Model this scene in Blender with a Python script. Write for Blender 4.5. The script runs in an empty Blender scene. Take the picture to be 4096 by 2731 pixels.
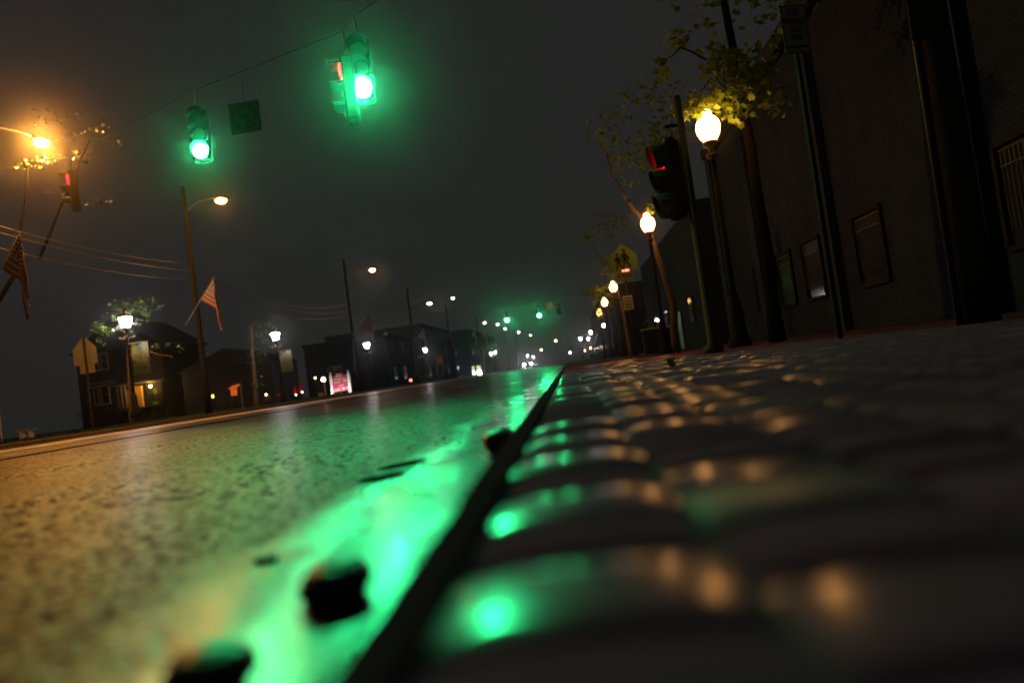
import bpy, math, random
from mathutils import Vector, Matrix, Euler
R = math.radians
random.seed(7)
scene = bpy.context.scene
COL = scene.collection

# ------------------------------------------------------------------ camera
FPX, CX, CY = 2731.0, 2048.0, 1365.5           # 24 mm lens on a 36 mm wide sensor, photo pixels
CAMZ = 0.15
rho = math.atan(0.136)
cr, sr = math.cos(rho), math.sin(rho)
u0, v0 = 2275 - CX, 1445 - CY                  # where the street vanishes
up_, vp_ = u0 * cr - v0 * sr, u0 * sr + v0 * cr
theta = math.atan(vp_ / FPX)
psi = math.atan(math.cos(theta) * up_ / FPX)
F0 = Vector((-math.sin(psi), math.cos(psi), 0)); R0 = Vector((math.cos(psi), math.sin(psi), 0)); Z = Vector((0, 0, 1))
FWD = F0 * math.cos(theta) + Z * math.sin(theta)
UP0 = -F0 * math.sin(theta) + Z * math.cos(theta)
RT = R0 * cr - UP0 * sr
UP = R0 * sr + UP0 * cr
CAM = Vector((0, 0, CAMZ))
cd = bpy.data.cameras.new("camera"); cam = bpy.data.objects.new("camera", cd); COL.objects.link(cam)
M = Matrix((RT, UP, -FWD)).transposed().to_4x4(); M.translation = CAM
cam.matrix_world = M
cd.lens = 24; cd.sensor_width = 36; cd.clip_start = 0.01; cd.clip_end = 3000
cd.dof.use_dof = True; cd.dof.focus_distance = 8.5; cd.dof.aperture_fstop = .95
scene.camera = cam

def pt(px, py, y):
    """point of the place seen at a photo pixel, y metres down the street"""
    d = FWD + RT * ((px - CX) / FPX) - UP * ((py - CY) / FPX)
    return CAM + d * (y / d.y)
def gpt(px, py, z):
    """point of a level surface z seen at a photo pixel"""
    d = FWD + RT * ((px - CX) / FPX) - UP * ((py - CY) / FPX)
    return CAM + d * ((z - CAMZ) / d.z)

# ------------------------------------------------------------------ materials
MATS = {}
def mat(name, col=(.2, .2, .2), rough=.6, metal=0., emit=None, strength=0., var=.25, scale=8., bump=0., spec=.5, sample=True, trans=0.):
    if name in MATS: return MATS[name]
    m = bpy.data.materials.new(name); m.use_nodes = True
    nt = m.node_tree; b = nt.nodes['Principled BSDF']
    b.inputs['Roughness'].default_value = rough; b.inputs['Metallic'].default_value = metal
    b.inputs['Specular IOR Level'].default_value = spec
    tc = nt.nodes.new('ShaderNodeTexCoord'); n = nt.nodes.new('ShaderNodeTexNoise')
    n.inputs['Scale'].default_value = scale; n.inputs['Detail'].default_value = 4
    nt.links.new(tc.outputs['Object'], n.inputs['Vector'])
    mx = nt.nodes.new('ShaderNodeMix'); mx.data_type = 'RGBA'
    mx.inputs['A'].default_value = (*[c * (1 - var) for c in col], 1); mx.inputs['B'].default_value = (*[min(1, c * (1 + var)) for c in col], 1)
    nt.links.new(n.outputs['Fac'], mx.inputs['Factor']); nt.links.new(mx.outputs['Result'], b.inputs['Base Color'])
    if bump:
        bp = nt.nodes.new('ShaderNodeBump'); bp.inputs['Strength'].default_value = bump; bp.inputs['Distance'].default_value = .02
        nt.links.new(n.outputs['Fac'], bp.inputs['Height']); nt.links.new(bp.outputs['Normal'], b.inputs['Normal'])
    if emit:
        b.inputs['Emission Color'].default_value = (*emit, 1); b.inputs['Emission Strength'].default_value = strength
        if not sample: m.cycles.emission_sampling = 'NONE'
    if trans:
        tr = nt.nodes.new('ShaderNodeBsdfTranslucent'); ms = nt.nodes.new('ShaderNodeMixShader'); ms.inputs[0].default_value = trans
        nt.links.new(mx.outputs['Result'], tr.inputs['Color']); nt.links.new(b.outputs[0], ms.inputs[1]); nt.links.new(tr.outputs[0], ms.inputs[2])
        nt.links.new(ms.outputs[0], nt.nodes['Material Output'].inputs['Surface'])
    MATS[name] = m; return m

SODIUM = (1.0, .36, .05); ACORN = (1.0, .42, .10); GREEN = (.03, 1.0, .30); RED = (1.0, .002, .008); WHITE = (1.0, .92, .95)
black = mat('black_paint', (.015, .015, .015), .85, spec=.12)
steel = mat('galvanised_steel', (.04, .04, .04), .6, .3)
wood = mat('weathered_wood', (.05, .048, .046), .95, spec=.1, bump=.5, scale=30)
shadebark = mat('shaded_bark', (.008, .007, .006), .95, spec=.05, bump=.8, scale=25)  # bark colour darkened so these trunks look out of the lamp light
bark = mat('tree_bark', (.11, .085, .065), .95, bump=.8, scale=25)
leafm = mat('tree_leaf', (.22, .33, .02), .45, var=.5, scale=3, trans=.35)
leafd = mat('vine_leaf', (.09, .2, .035), .4, var=.5, scale=3, trans=.3)
whitep = mat('white_paint', (.75, .75, .72), .55)
conc = mat('pale_concrete', (.30, .29, .27), .85, bump=.3, scale=20)
L_ACORN = mat('acorn_globe_glow', (.8, .8, .8), .4, emit=ACORN, strength=25)
L_SOD = mat('sodium_lens_glow', (.8, .8, .8), .4, emit=SODIUM, strength=5000)
L_SOD2 = mat('middle_sodium_lens_glow', (.8, .8, .8), .4, emit=SODIUM, strength=240)
L_SOD3 = mat('dim_sodium_lens_glow', (.8, .8, .8), .4, emit=(1, .5, .25), strength=110)
L_SODF = mat('far_streetlight_glow', (.8, .8, .8), .4, emit=(1, .8, .75), strength=40, sample=False)
L_LANT = mat('lantern_glass_glow', (.8, .8, .8), .4, emit=WHITE, strength=70)
L_FAR = mat('far_lamp_glow', (.8, .8, .8), .4, emit=(1, .86, .92), strength=30, sample=False)
L_FARW = mat('far_warm_lamp_glow', (.8, .8, .8), .4, emit=(1, .7, .3), strength=14, sample=False)
L_GREEN = mat('green_lens_glow', (.1, .5, .3), .3, emit=GREEN, strength=3000)
L_GREENF = mat('far_green_lens_glow', (.1, .5, .3), .3, emit=GREEN, strength=700)
L_GREEN2 = mat('dimmer_green_lens_glow', (.1, .5, .3), .3, emit=GREEN, strength=800)
L_REDL = mat('red_lens_glow', (.5, .05, .05), .3, emit=RED, strength=30)
L_OFF = mat('unlit_lens', (.03, .02, .015), .25)
L_REDS = mat('red_marker_glow', (.6, .1, .1), .3, emit=(1, .12, .08), strength=7, sample=False)
L_HEAD = mat('headlight_glow', (.8, .8, .8), .3, emit=(1, .93, 1), strength=500)
L_FLOOD = mat('floodlight_glow', (.8, .8, .8), .3, emit=(1, .95, .9), strength=420)
L_PORCH = mat('porch_bulb_glow', (.8, .8, .8), .3, emit=(1, .55, .15), strength=700)

# ------------------------------------------------------------------ mesh helpers
class MB:
    def __init__(s): s.v = []; s.f = []; s.mi = []; s.uv = None
    def add(s, vs, fs, mi=0):
        o = len(s.v); s.v += [tuple(v) for v in vs]
        for f in fs: s.f.append(tuple(i + o for i in f)); s.mi.append(mi)
        return s
    def box(s, c, d, rot=None, bev=0., mi=0):
        x, y, z = d[0] / 2, d[1] / 2, d[2] / 2
        if bev:
            b = min(bev, x * .9, y * .9, z * .9); vs = []; 
            for sz, k in ((-z, b), (-z + b, 0), (z - b, 0), (z, b)):
                for (px, py) in ((-x + b, -y), (x - b, -y), (x, -y + b), (x, y - b), (x - b, y), (-x + b, y), (-x, y - b), (-x, -y + b)):
                    fx = (x - k) / x; fy = (y - k) / y
                    vs.append(Vector((px * fx, py * fy, sz)))
            fs = [tuple(range(7, -1, -1)), tuple(range(24, 32))]
            for r in range(3):
                for k in range(8):
                    a = r * 8 + k; e = r * 8 + (k + 1) % 8; fs.append((a, e, e + 8, a + 8))
        else:
            vs = [Vector((i, j, k)) for k in (-z, z) for (i, j) in ((-x, -y), (x, -y), (x, y), (-x, y))]
            fs = [(3, 2, 1, 0), (4, 5, 6, 7), (0, 1, 5, 4), (1, 2, 6, 5), (2, 3, 7, 6), (3, 0, 4, 7)]
        if rot is not None: vs = [rot @ v for v in vs]
        c = Vector(c); return s.add([v + c for v in vs], fs, mi)
    def tube(s, pts, rad, n=10, cap=True, mi=0):
        pts = [Vector(p) for p in pts]; rad = rad if isinstance(rad, (list, tuple)) else [rad] * len(pts)
        vs = []; fs = []; prev = None
        for i, p in enumerate(pts):
            t = (pts[min(i + 1, len(pts) - 1)] - pts[max(i - 1, 0)]).normalized()
            a = prev if prev is not None else (Vector((1, 0, 0)) if abs(t.x) < .9 else Vector((0, 1, 0)))
            a = (a - t * a.dot(t)).normalized(); prev = a; b = t.cross(a)
            for k in range(n):
                w = 2 * math.pi * k / n; vs.append(p + (a * math.cos(w) + b * math.sin(w)) * rad[i])
        for i in range(len(pts) - 1):
            for k in range(n):
                q = (k + 1) % n; fs.append((i * n + k, i * n + q, (i + 1) * n + q, (i + 1) * n + k))
        if cap: fs.append(tuple(range(n - 1, -1, -1))); fs.append(tuple(range((len(pts) - 1) * n, len(pts) * n)))
        return s.add(vs, fs, mi)
    def lathe(s, prof, n=16, c=(0, 0, 0), sx=1, sy=1, mi=0, rot=None):
        vs = []; fs = []; c = Vector(c)
        for (r, z) in prof:
            for k in range(n):
                w = 2 * math.pi * k / n; v = Vector((r * math.cos(w) * sx, r * math.sin(w) * sy, z))
                if rot is not None: v = rot @ v
                vs.append(v + c)
        m = len(prof)
        for i in range(m - 1):
            for k in range(n):
                q = (k + 1) % n; fs.append((i * n + k, i * n + q, (i + 1) * n + q, (i + 1) * n + k))
        fs.append(tuple(range(n - 1, -1, -1))); fs.append(tuple(range((m - 1) * n, m * n)))
        return s.add(vs, fs, mi)
    def ball(s, c, r, n=12, m=7, mi=0, sq=(1, 1, 1)):
        prof = [(max(.02, math.sin(math.pi * i / m)) * r, -math.cos(math.pi * i / m) * r * sq[2]) for i in range(m + 1)]
        return s.lathe(prof, n, c, sq[0], sq[1], mi)
    def prism(s, poly, y0, y1, mi=0, off=(0, 0, 0)):
        """polygon in the XZ plane, extruded from y0 to y1"""
        n = len(poly); o = Vector(off)
        vs = [Vector((x, y0, z)) + o for x, z in poly] + [Vector((x, y1, z)) + o for x, z in poly]
        fs = [tuple(range(n)), tuple(range(2 * n - 1, n - 1, -1))]
        for k in range(n): q = (k + 1) % n; fs.append((k + n, q + n, q, k)) 
        return s.add(vs, fs, mi)
    def build(s, name, m, parent=None, smooth=False, loc=None):
        me = bpy.data.meshes.new(name); me.from_pydata(s.v, [], s.f); me.update()
        for x in (m if isinstance(m, (list, tuple)) else [m]): me.materials.append(x)
        for p, i in zip(me.polygons, s.mi): p.material_index = i; p.use_smooth = smooth
        if s.uv:
            l = me.uv_layers.new(name='UVMap')
            for lp in me.loops: l.data[lp.index].uv = s.uv[lp.vertex_index]
        ob = bpy.data.objects.new(name, me); COL.objects.link(ob)
        if parent is not None: ob.parent = parent
        if loc is not None: ob.location = loc
        return ob

def tag(o, label=None, cat=None, group=None, kind=None):
    if label: o['label'] = label
    if cat: o['category'] = cat
    if group: o['group'] = group
    if kind: o['kind'] = kind
    return o
def thing(name, label, cat, loc, group=None, rz=0.):
    o = bpy.data.objects.new(name, None); COL.objects.link(o); o.location = loc; o.rotation_euler = (0, 0, rz); o.empty_display_size = .2
    return tag(o, label, cat, group)
def dup(root, loc, label, rz=None, name=None):
    r = root.copy(); COL.objects.link(r); r.location = loc; r['label'] = label
    if rz is not None: r.rotation_euler = (0, 0, rz)
    for ch in list(root.children):
        c = ch.copy(); COL.objects.link(c); c.parent = r
        for g in ch.children:
            d = g.copy(); COL.objects.link(d); d.parent = c
    return r
def text_mb(mb, s, size, cx, cz, y, mi=0, wid=None):
    """flat lettering facing -Y, centred at cx, cz"""
    cu = bpy.data.curves.new('lettering', 'FONT'); cu.body = s; cu.size = size; cu.align_x = 'CENTER'; cu.align_y = 'CENTER'; cu.extrude = .0012; cu.resolution_u = 2
    cu.offset = size * .015
    o = bpy.data.objects.new('lettering', cu); COL.objects.link(o)
    bpy.context.view_layer.update()
    me = bpy.data.meshes.new_from_object(o.evaluated_get(bpy.context.evaluated_depsgraph_get()))
    xs = [v.co.x for v in me.vertices] or [0]; k = 1 if not wid else wid / max(.001, max(xs) - min(xs))
    mb.add([(cx + v.co.x * k, y - v.co.z, cz + v.co.y) for v in me.vertices], [tuple(p.vertices) for p in me.polygons], mi)
    bpy.data.objects.remove(o); bpy.data.meshes.remove(me); bpy.data.curves.remove(cu)
LEAF = [(0, 0), (.32, -.06), (.30, .14), (.52, .30), (.30, .40), (.34, .62), (.12, .60), (0, 1.0), (-.12, .60), (-.34, .62), (-.30, .40), (-.52, .30), (-.30, .14), (-.32, -.06)]
def leaf(mb, p, size, rnd):
    e = Euler((rnd.uniform(-1.1, 1.1) + .2, rnd.uniform(-.9, .9), rnd.uniform(0, 6.28))).to_matrix(); n = len(LEAF)
    cu = rnd.uniform(-.5, .5)
    vs = [Vector(p)] + [Vector(p) + e @ Vector((x * size, (y - .4) * size, -cu * size * (x * x * 1.4 + (y - .4) ** 2 * .7))) for x, y in LEAF]
    mb.add(vs, [(0, 1 + k, 1 + (k + 1) % n) for k in range(n)])
def cluster(mb, c, r, n, size, rnd, sq=(1, 1, .7)):
    for _ in range(n):
        while True:
            q = Vector((rnd.uniform(-1, 1), rnd.uniform(-1, 1), rnd.uniform(-1, 1)))
            if q.length < 1: break
        q = q * (.35 + .65 * q.length)
        leaf(mb, Vector(c) + Vector((q.x * sq[0], q.y * sq[1], q.z * sq[2])) * r, size * rnd.uniform(.7, 1.25), rnd)

# ------------------------------------------------------------------ ground, road, kerbs
def strip(name, x0, x1, y0, y1, zf, m, nx=1, ny=1, kind='structure', ys=None):
    mb = MB(); ys = ys or [y0 + (y1 - y0) * j / ny for j in range(ny + 1)]
    vs = []; 
    for y in ys:
        for i in range(nx + 1):
            x = x0 + (x1 - x0) * i / nx; vs.append((x, y, zf(x, y)))
    fs = [(j * (nx + 1) + i, j * (nx + 1) + i + 1, (j + 1) * (nx + 1) + i + 1, (j + 1) * (nx + 1) + i) for j in range(len(ys) - 1) for i in range(nx)]
    o = mb.add(vs, fs).build(name, m, smooth=True); tag(o, kind=kind); return o
KX, GX, FX = -.166, -.62, -14.4
def road_z(x): 
    t = (x - GX) / (FX - GX); return -.135 + .07 * (1 - (2 * t - 1) ** 2)

def street_surface():
    m = bpy.data.materials.new('wet_asphalt'); m.use_nodes = True; nt = m.node_tree; N = nt.nodes; Lk = nt.links; b = N['Principled BSDF']
    g = N.new('ShaderNodeNewGeometry')
    def noise(sc, det=3, st=(1, 1, 1)):
        mp = N.new('ShaderNodeMapping'); mp.inputs['Scale'].default_value = st; Lk.new(g.outputs['Position'], mp.inputs['Vector'])
        n = N.new('ShaderNodeTexNoise'); n.inputs['Scale'].default_value = sc; n.inputs['Detail'].default_value = det; Lk.new(mp.outputs[0], n.inputs['Vector']); return n.outputs['Fac']
    def M2(op, a, bb=None, c=None):
        n = N.new('ShaderNodeMath'); n.operation = op
        for k, q in enumerate((a, bb, c)):
            if q is None: continue
            if isinstance(q, (int, float)): n.inputs[k].default_value = q
            else: Lk.new(q, n.inputs[k])
        return n.outputs[0]
    def ramp(q, a, bb, c, d, sm=True):
        n = N.new('ShaderNodeMapRange'); n.interpolation_type = 'SMOOTHSTEP' if sm else 'LINEAR'
        for k, v in zip(('From Min', 'From Max', 'To Min', 'To Max'), (a, bb, c, d)): n.inputs[k].default_value = v
        Lk.new(q, n.inputs['Value']); return n.outputs['Result']
    def mixf(f, a, bb):
        n = N.new('ShaderNodeMix'); Lk.new(f, n.inputs['Factor'])
        for k, q in (('A', a), ('B', bb)):
            if isinstance(q, (int, float)): n.inputs[k].default_value = q
            else: Lk.new(q, n.inputs[k])
        return n.outputs['Result']
    sx = N.new('ShaderNodeSeparateXYZ'); Lk.new(g.outputs['Position'], sx.inputs[0]); X = sx.outputs['X']
    big = noise(1.1, 4, (1, .45, 1)); mid = noise(30, 4); fine = noise(110, 2); pit = noise(60, 2); film = noise(2.6, 2, (1, .55, 1)); edge = noise(3.5, 3, (1, .5, 1))
    v = N.new('ShaderNodeTexVoronoi'); v.inputs['Scale'].default_value = 80; Lk.new(g.outputs['Position'], v.inputs['Vector']); vd = v.outputs['Distance']
    # water standing along the kerb, thinning out over the asphalt, with drier islands in it
    xe = M2('ADD', X, M2('MULTIPLY_ADD', edge, .5, -.25))
    W = M2('MULTIPLY', ramp(xe, -.72, -.44, 0, 1), ramp(film, .25, .40, .05, 1))
    far = ramp(M2('ADD', X, M2('MULTIPLY_ADD', big, 2., -1.)), -10.5, -6.6, 1, 0)
    wob = M2('MULTIPLY_ADD', big, .30, -.15); xs = M2('ADD', X, wob)
    seam = M2('LESS_THAN', M2('ABSOLUTE', M2('ADD', xs, 6.0)), .20)
    seam2 = M2('LESS_THAN', M2('ABSOLUTE', M2('ADD', xs, 8.6)), .10)
    seam = M2('MAXIMUM', seam, seam2)
    col = N.new('ShaderNodeMix'); col.data_type = 'RGBA'; col.inputs['A'].default_value = (.004, .003, .003, 1); col.inputs['B'].default_value = (.018, .012, .012, 1); Lk.new(vd, col.inputs['Factor'])
    c2 = N.new('ShaderNodeMix'); c2.data_type = 'RGBA'; c2.inputs['B'].default_value = (.006, .006, .006, 1); Lk.new(seam, c2.inputs['Factor']); lane = N.new('ShaderNodeMix'); lane.data_type = 'RGBA'; lane.inputs['B'].default_value = (.55, .50, .45, 1); Lk.new(ramp(xs, -8.9, -8.3, 1, 0), lane.inputs['Factor']); Lk.new(col.outputs['Result'], lane.inputs['A']); Lk.new(lane.outputs['Result'], c2.inputs['A']); Lk.new(c2.outputs['Result'], b.inputs['Base Color'])
    dry_r = M2('ADD', ramp(big, .3, .7, .27, .34), M2('MULTIPLY_ADD', mid, .20, -.10))
    dry_r = M2('ADD', dry_r, M2('MULTIPLY', far, -.06))
    rough = mixf(W, M2('ADD', dry_r, M2('MULTIPLY', seam, .4)), ramp(film, .4, .7, .30, .20)); Lk.new(rough, b.inputs['Roughness'])
    dry_s = M2('MULTIPLY', ramp(mid, .42, .60, .01, .33), ramp(pit, .36, .47, .02, 1))
    dry_s = M2('MULTIPLY', M2('MULTIPLY', dry_s, M2('MULTIPLY_ADD', far, .6, 1.)), M2('SUBTRACT', 1., M2('MULTIPLY', seam, .97)))
    Lk.new(mixf(W, dry_s, 1.0), b.inputs['Specular IOR Level']); Lk.new(W, b.inputs['Coat Weight']); b.inputs['Coat Roughness'].default_value = .22; b.inputs['Coat IOR'].default_value = 1.6
    h = M2('ADD', M2('ADD', M2('MULTIPLY', vd, .8), M2('MULTIPLY', fine, 1.2)), M2('MULTIPLY', mid, 1.5))
    bp = N.new('ShaderNodeBump'); bp.inputs['Distance'].default_value = .014
    Lk.new(mixf(W, .50, .08), bp.inputs['Strength']); Lk.new(h, bp.inputs['Height']); Lk.new(bp.outputs['Normal'], b.inputs['Normal']); Lk.new(bp.outputs['Normal'], b.inputs['Coat Normal'])
    return m
ASPH = street_surface(); GUT = ASPH
YS = [-3, -1, 0, 1, 2, 4, 6, 9, 13, 18, 25, 35, 50, 70, 100, 140, 190, 260, 340]
strip('ground', -300, 300, -60, 800, lambda x, y: -.32, mat('bare_soil', (.08, .075, .06), .95))
strip('road', FX, GX, -3, 340, lambda x, y: road_z(x), ASPH, nx=24, ys=YS)
strip('gutter', GX, KX + .01, -3, 340, lambda x, y: -.135 - .012 * (x - GX) / .45, GUT, nx=4, ys=YS)
def kerb(name, xa, xb, m, sgn):
    # bullnosed kerb stones; xa is the road face
    mb = MB(); y = -2.; rnd = random.Random(name); xa0 = xa
    while y < 340:
        l = rnd.uniform(.8, 1.1) if y < 40 else 12; xa = xa0 + (rnd.gauss(0, .004) if y < 40 else 0)
        r = .022; prof = [(xa, -.30), (xa, -r)] + [(xa + sgn * r * (1 - math.cos(t * math.pi / 8)), -r + r * math.sin(t * math.pi / 8)) for t in range(1, 5)] + [(xb, 0), (xb, -.30)]
        if sgn < 0: prof = prof[::-1]
        mb.prism(prof, y + .006, y + l - .006); y += l
    o = mb.build(name, m); tag(o, kind='structure'); return o
kerb('near_kerb', KX, -.112, mat('dark_kerb_stone', (.05, .022, .042), 1., bump=.4, scale=40, spec=.0), 1)
kerb('far_kerb', FX, FX - .16, mat('far_kerb_stone', (.10, .095, .085), .9, bump=.4, scale=20), -1)

def brickmat():
    m = bpy.data.materials.new('worn_brick_paver'); m.use_nodes = True; nt = m.node_tree; N = nt.nodes; Lk = nt.links; b = N['Principled BSDF']
    g = N.new('ShaderNodeNewGeometry')
    wn = N.new('ShaderNodeTexNoise'); wn.inputs['Scale'].default_value = 4; Lk.new(g.outputs['Position'], wn.inputs['Vector'])
    mx = N.new('ShaderNodeMix'); mx.data_type = 'RGBA'; mx.inputs['A'].default_value = (.13, .04, .10, 1); mx.inputs['B'].default_value = (.20, .065, .16, 1)
    Lk.new(g.outputs['Random Per Island'], mx.inputs['Factor']); Lk.new(mx.outputs['Result'], b.inputs['Base Color'])
    mr = N.new('ShaderNodeMapRange'); mr.inputs['From Min'].default_value = .50; mr.inputs['From Max'].default_value = .54; mr.inputs['To Min'].default_value = 1.; mr.inputs['To Max'].default_value = .22; Lk.new(g.outputs['Random Per Island'], mr.inputs['Value'])
    Lk.new(mr.outputs['Result'], b.inputs['Roughness']); ms = N.new('ShaderNodeMapRange'); ms.inputs['From Min'].default_value = .50; ms.inputs['From Max'].default_value = .54; ms.inputs['To Min'].default_value = .0; ms.inputs['To Max'].default_value = .5; Lk.new(g.outputs['Random Per Island'], ms.inputs['Value']); Lk.new(ms.outputs['Result'], b.inputs['Specular IOR Level'])
    f = N.new('ShaderNodeTexNoise'); f.inputs['Scale'].default_value = 90; Lk.new(g.outputs['Position'], f.inputs['Vector'])
    bp = N.new('ShaderNodeBump'); bp.inputs['Strength'].default_value = .05; bp.inputs['Distance'].default_value = .003
    Lk.new(f.outputs['Fac'], bp.inputs['Height']); Lk.new(bp.outputs['Normal'], b.inputs['Normal'])
    return m
BRICK = brickmat()
def brick_walk():
    rnd = random.Random(3); mb = MB(); bw, bl, gp = .206, .150, .006
    NX, NY = 4, 8; row = 0; x = -.110
    while x < 3.3:
        y = -.2 - rnd.uniform(0, .02) - (bl / 2 if row % 2 else 0)
        while y < 17:
            tx, ty = rnd.gauss(0, .008), rnd.gauss(0, .018); dz = rnd.gauss(0, .0014); vs = []; pil = .0026 + rnd.random() * .0026
            for j in range(NY + 1):
                for i in range(NX + 1):
                    a = i / NX * 2 - 1; c = j / NY * 2 - 1
                    sx_ = math.copysign(abs(a) ** .8, a); sy_ = math.copysign(abs(c) ** .8, c)
                    px = sx_ * (bw - gp) / 2; py = sy_ * (bl - gp) / 2
                    z = dz + tx * px + ty * py - pil * (.30 * abs(sx_) ** 2.5 + abs(sy_) ** 2.4) 
                    if i in (0, NX) or j in (0, NY): z -= .007
                    vs.append((x + bw / 2 + px, y + bl / 2 + py, z))
            mb.add(vs, [(j * (NX + 1) + i, j * (NX + 1) + i + 1, (j + 1) * (NX + 1) + i + 1, (j + 1) * (NX + 1) + i) for j in range(NY) for i in range(NX)])
            y += bl
        x += bw; row += 1
    o = mb.build('brick_sidewalk', BRICK, smooth=True); tag(o, kind='structure')
brick_walk()
strip('sidewalk_bed', -.112, 6.6, -3, 340, lambda x, y: -.014, mat('mortar_bed', (.07, .03, .06), .95, bump=.3, scale=30, spec=.1), ys=YS)
strip('far_sidewalk', -18.6, -16.4, -3, 340, lambda x, y: -.004, conc, ys=YS)
strip('verge', -16.4, FX - .16, -3, 340, lambda x, y: -.012, mat('verge_soil', (.05, .055, .03), .95), ys=YS)
strip('lawn', -120, -18.6, -3, 340, lambda x, y: -.02, mat('lawn_green', (.035, .05, .02), .95, scale=2), ys=YS)
def grass(name, rects, n, h, m, rnd):
    mb = MB()
    for (x0, x1, y0, y1, k) in rects:
        for _ in range(int(n * k)):
            x, y = rnd.uniform(x0, x1), rnd.uniform(y0, y1); hh = h * rnd.uniform(.5, 1.3); a = rnd.uniform(0, 6.28); w = .012
            dx, dy = math.cos(a) * w, math.sin(a) * w; lx, ly = rnd.gauss(0, .3) * hh, rnd.gauss(0, .3) * hh
            mb.add([(x - dx, y - dy, -.012), (x + dx, y + dy, -.012), (x + lx, y + ly, hh)], [(0, 1, 2)])
    o = mb.build(name, m); tag(o, 'short grass growing on the verge along the far kerb', 'grass', kind='stuff')
grass('grass', [(-15.7, -14.6, 14, 26, 1), (-16.3, -14.6, 26, 50, .8), (-19.9, -18.2, 51.5, 55.5, 1.2)], 3200, .09, mat('grass_blade', (.05, .085, .02), .7, var=.5), random.Random(5))

# ------------------------------------------------------------------ gutter litter
def stone(name, label, loc, size, m, sq, seed, rz=0):
    rnd = random.Random(seed); mb = MB(); n, k = 14, 9; vs = []
    ph = [rnd.uniform(0, 6.28) for _ in range(6)]
    mb.ball((0, 0, 0), 1, n, k)
    out = []
    for v in mb.v:
        v = Vector(v); d = 1 + .06 * math.sin(3 * v.x + ph[0]) * math.cos(2.5 * v.y + ph[1]) + .05 * math.sin(4.2 * v.z + ph[2] + 2 * v.x) + .03 * math.sin(6 * v.y + ph[3])
        out.append(Vector((v.x * sq[0], v.y * sq[1], v.z * sq[2])) * d * size)
    zmin = min(v.z for v in out); mb.v = [(v.x, v.y, v.z - zmin - .006) for v in out]
    o = mb.build(name, m, smooth=True); o.location = loc; o.rotation_euler = (0, 0, rz); return o
stn = mat('dark_wet_stone', (.016, .014, .012), .42, bump=.5, scale=30)
def rock(label, loc, size, sq, seed):
    tag(stone('stone', '', loc, size, stn, sq, seed), label, 'stone', 'rounded stones lying in the wet gutter')
rock('dark rounded stone in the green wet gutter, middle of three', gpt(1355, 2400, -.146), .042, (1.25, 1.45, .72), 1)
rock('dark rounded stone farthest up the gutter, with an orange glint', gpt(2005, 1815, -.146), .062, (1.05, 1.2, .80), 2)
rock('nearest dark stone, blurred at the bottom edge', gpt(840, 2800, -.146), .042, (1.15, 1.3, .75), 5)
twm = mat('dark_twig', (.018, .014, .01), .9)
def twig(a, b, z, r, label):
    mb = MB(); a = Vector((*a, z)); b = Vector((*b, z)); d = b - a; rnd = random.Random(label)
    mb.tube([a + d * t + Vector((rnd.gauss(0, .003), rnd.gauss(0, .005), 0)) for t in (0, .25, .5, .75, 1)], [r * .6, r, r, r * .9, r * .4], 7)
    tag(mb.build('twig', twm), label, 'twig', 'twigs lying on the asphalt')
def tw(a, b): return gpt(*a, -.127).xy, gpt(*b, -.127).xy
twig(*tw((1610, 1893), (1425, 1925)), -.127, .008, 'dark twig lying on the green asphalt beside the bright gutter, nearer of the pair')
twig(*tw((1700, 1838), (1505, 1876)), -.127, .008, 'dark twig lying on the green asphalt beside the bright gutter, farther of the pair')
twig(*tw((1120, 2220), (1010, 2240)), -.130, .007, 'short dark twig on the asphalt left of the middle rock')
twig((-1.25, 2.12), (-1.45, 2.17), -.122, .006, 'thin dark twig on the asphalt where gold light meets green')
mb = MB(); rnd = random.Random(2); leaf(mb, (0, 0, .02), .12, rnd); o = mb.build('fallen_leaf', mat('yellow_leaf', (.35, .24, .03), .5)); o.location = pt(2677, 1394, 5.5); o.location.z = .012
tag(o, 'single yellow fallen leaf on the brick sidewalk', 'leaf')

# ------------------------------------------------------------------ acorn street lamps (near side)
def make_acorn():
    t = thing('street_lamp', '', 'street lamp', (0, 0, 0), 'acorn globe street lamps along the brick sidewalk')
    g = MB().lathe([(.105, 0), (.15, .06), (.195, .15), (.21, .25), (.195, .33), (.15, .40), (.105, .435), (.085, .455), (.092, .48), (.085, .52), (.05, .555), (.01, .57)], 18)
    g.build('globe', L_ACORN, t, True, (0, 0, 3.62))
    MB().lathe([(.05, -.34), (.06, -.30), (.105, -.27), (.11, -.24), (.06, -.20), (.06, -.12), (.13, -.06), (.14, -.02), (.10, 0)], 16).build('collar', mat('rust_brown_iron', (.16, .07, .045), .5), t, True, (0, 0, 3.62))
    MB().lathe([(.075, .9), (.06, 1.0), (.045, 3.28)], 12).build('post', black, t, True)
    MB().lathe([(.20, 0), (.20, .12), (.15, .2), (.13, .55), (.10, .8), (.085, .9)], 14).build('base', black, t, True)
    return t
ac = make_acorn()
acs = [(2.96, 12.05, 'nearest acorn globe lamp glowing white below yellow-lit leaves'), (2.86, 20.3, 'acorn globe lamp in front of the leaning tree trunk'),
       (2.98, 37.8, 'acorn globe lamp just below the AHEAD sign plate'), (3.02, 47.7, 'smaller acorn globe lamp below and left of the one under the AHEAD plate'),
       (3.12, 58.0, 'far acorn globe lamp broken into red blobs by leaves in front of it')]
for i, (x, y, lb) in enumerate(acs):
    o = ac if i == 0 else dup(ac, (x, y, 0), lb)
    o.location = (x, y, -.004); o['label'] = lb

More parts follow.
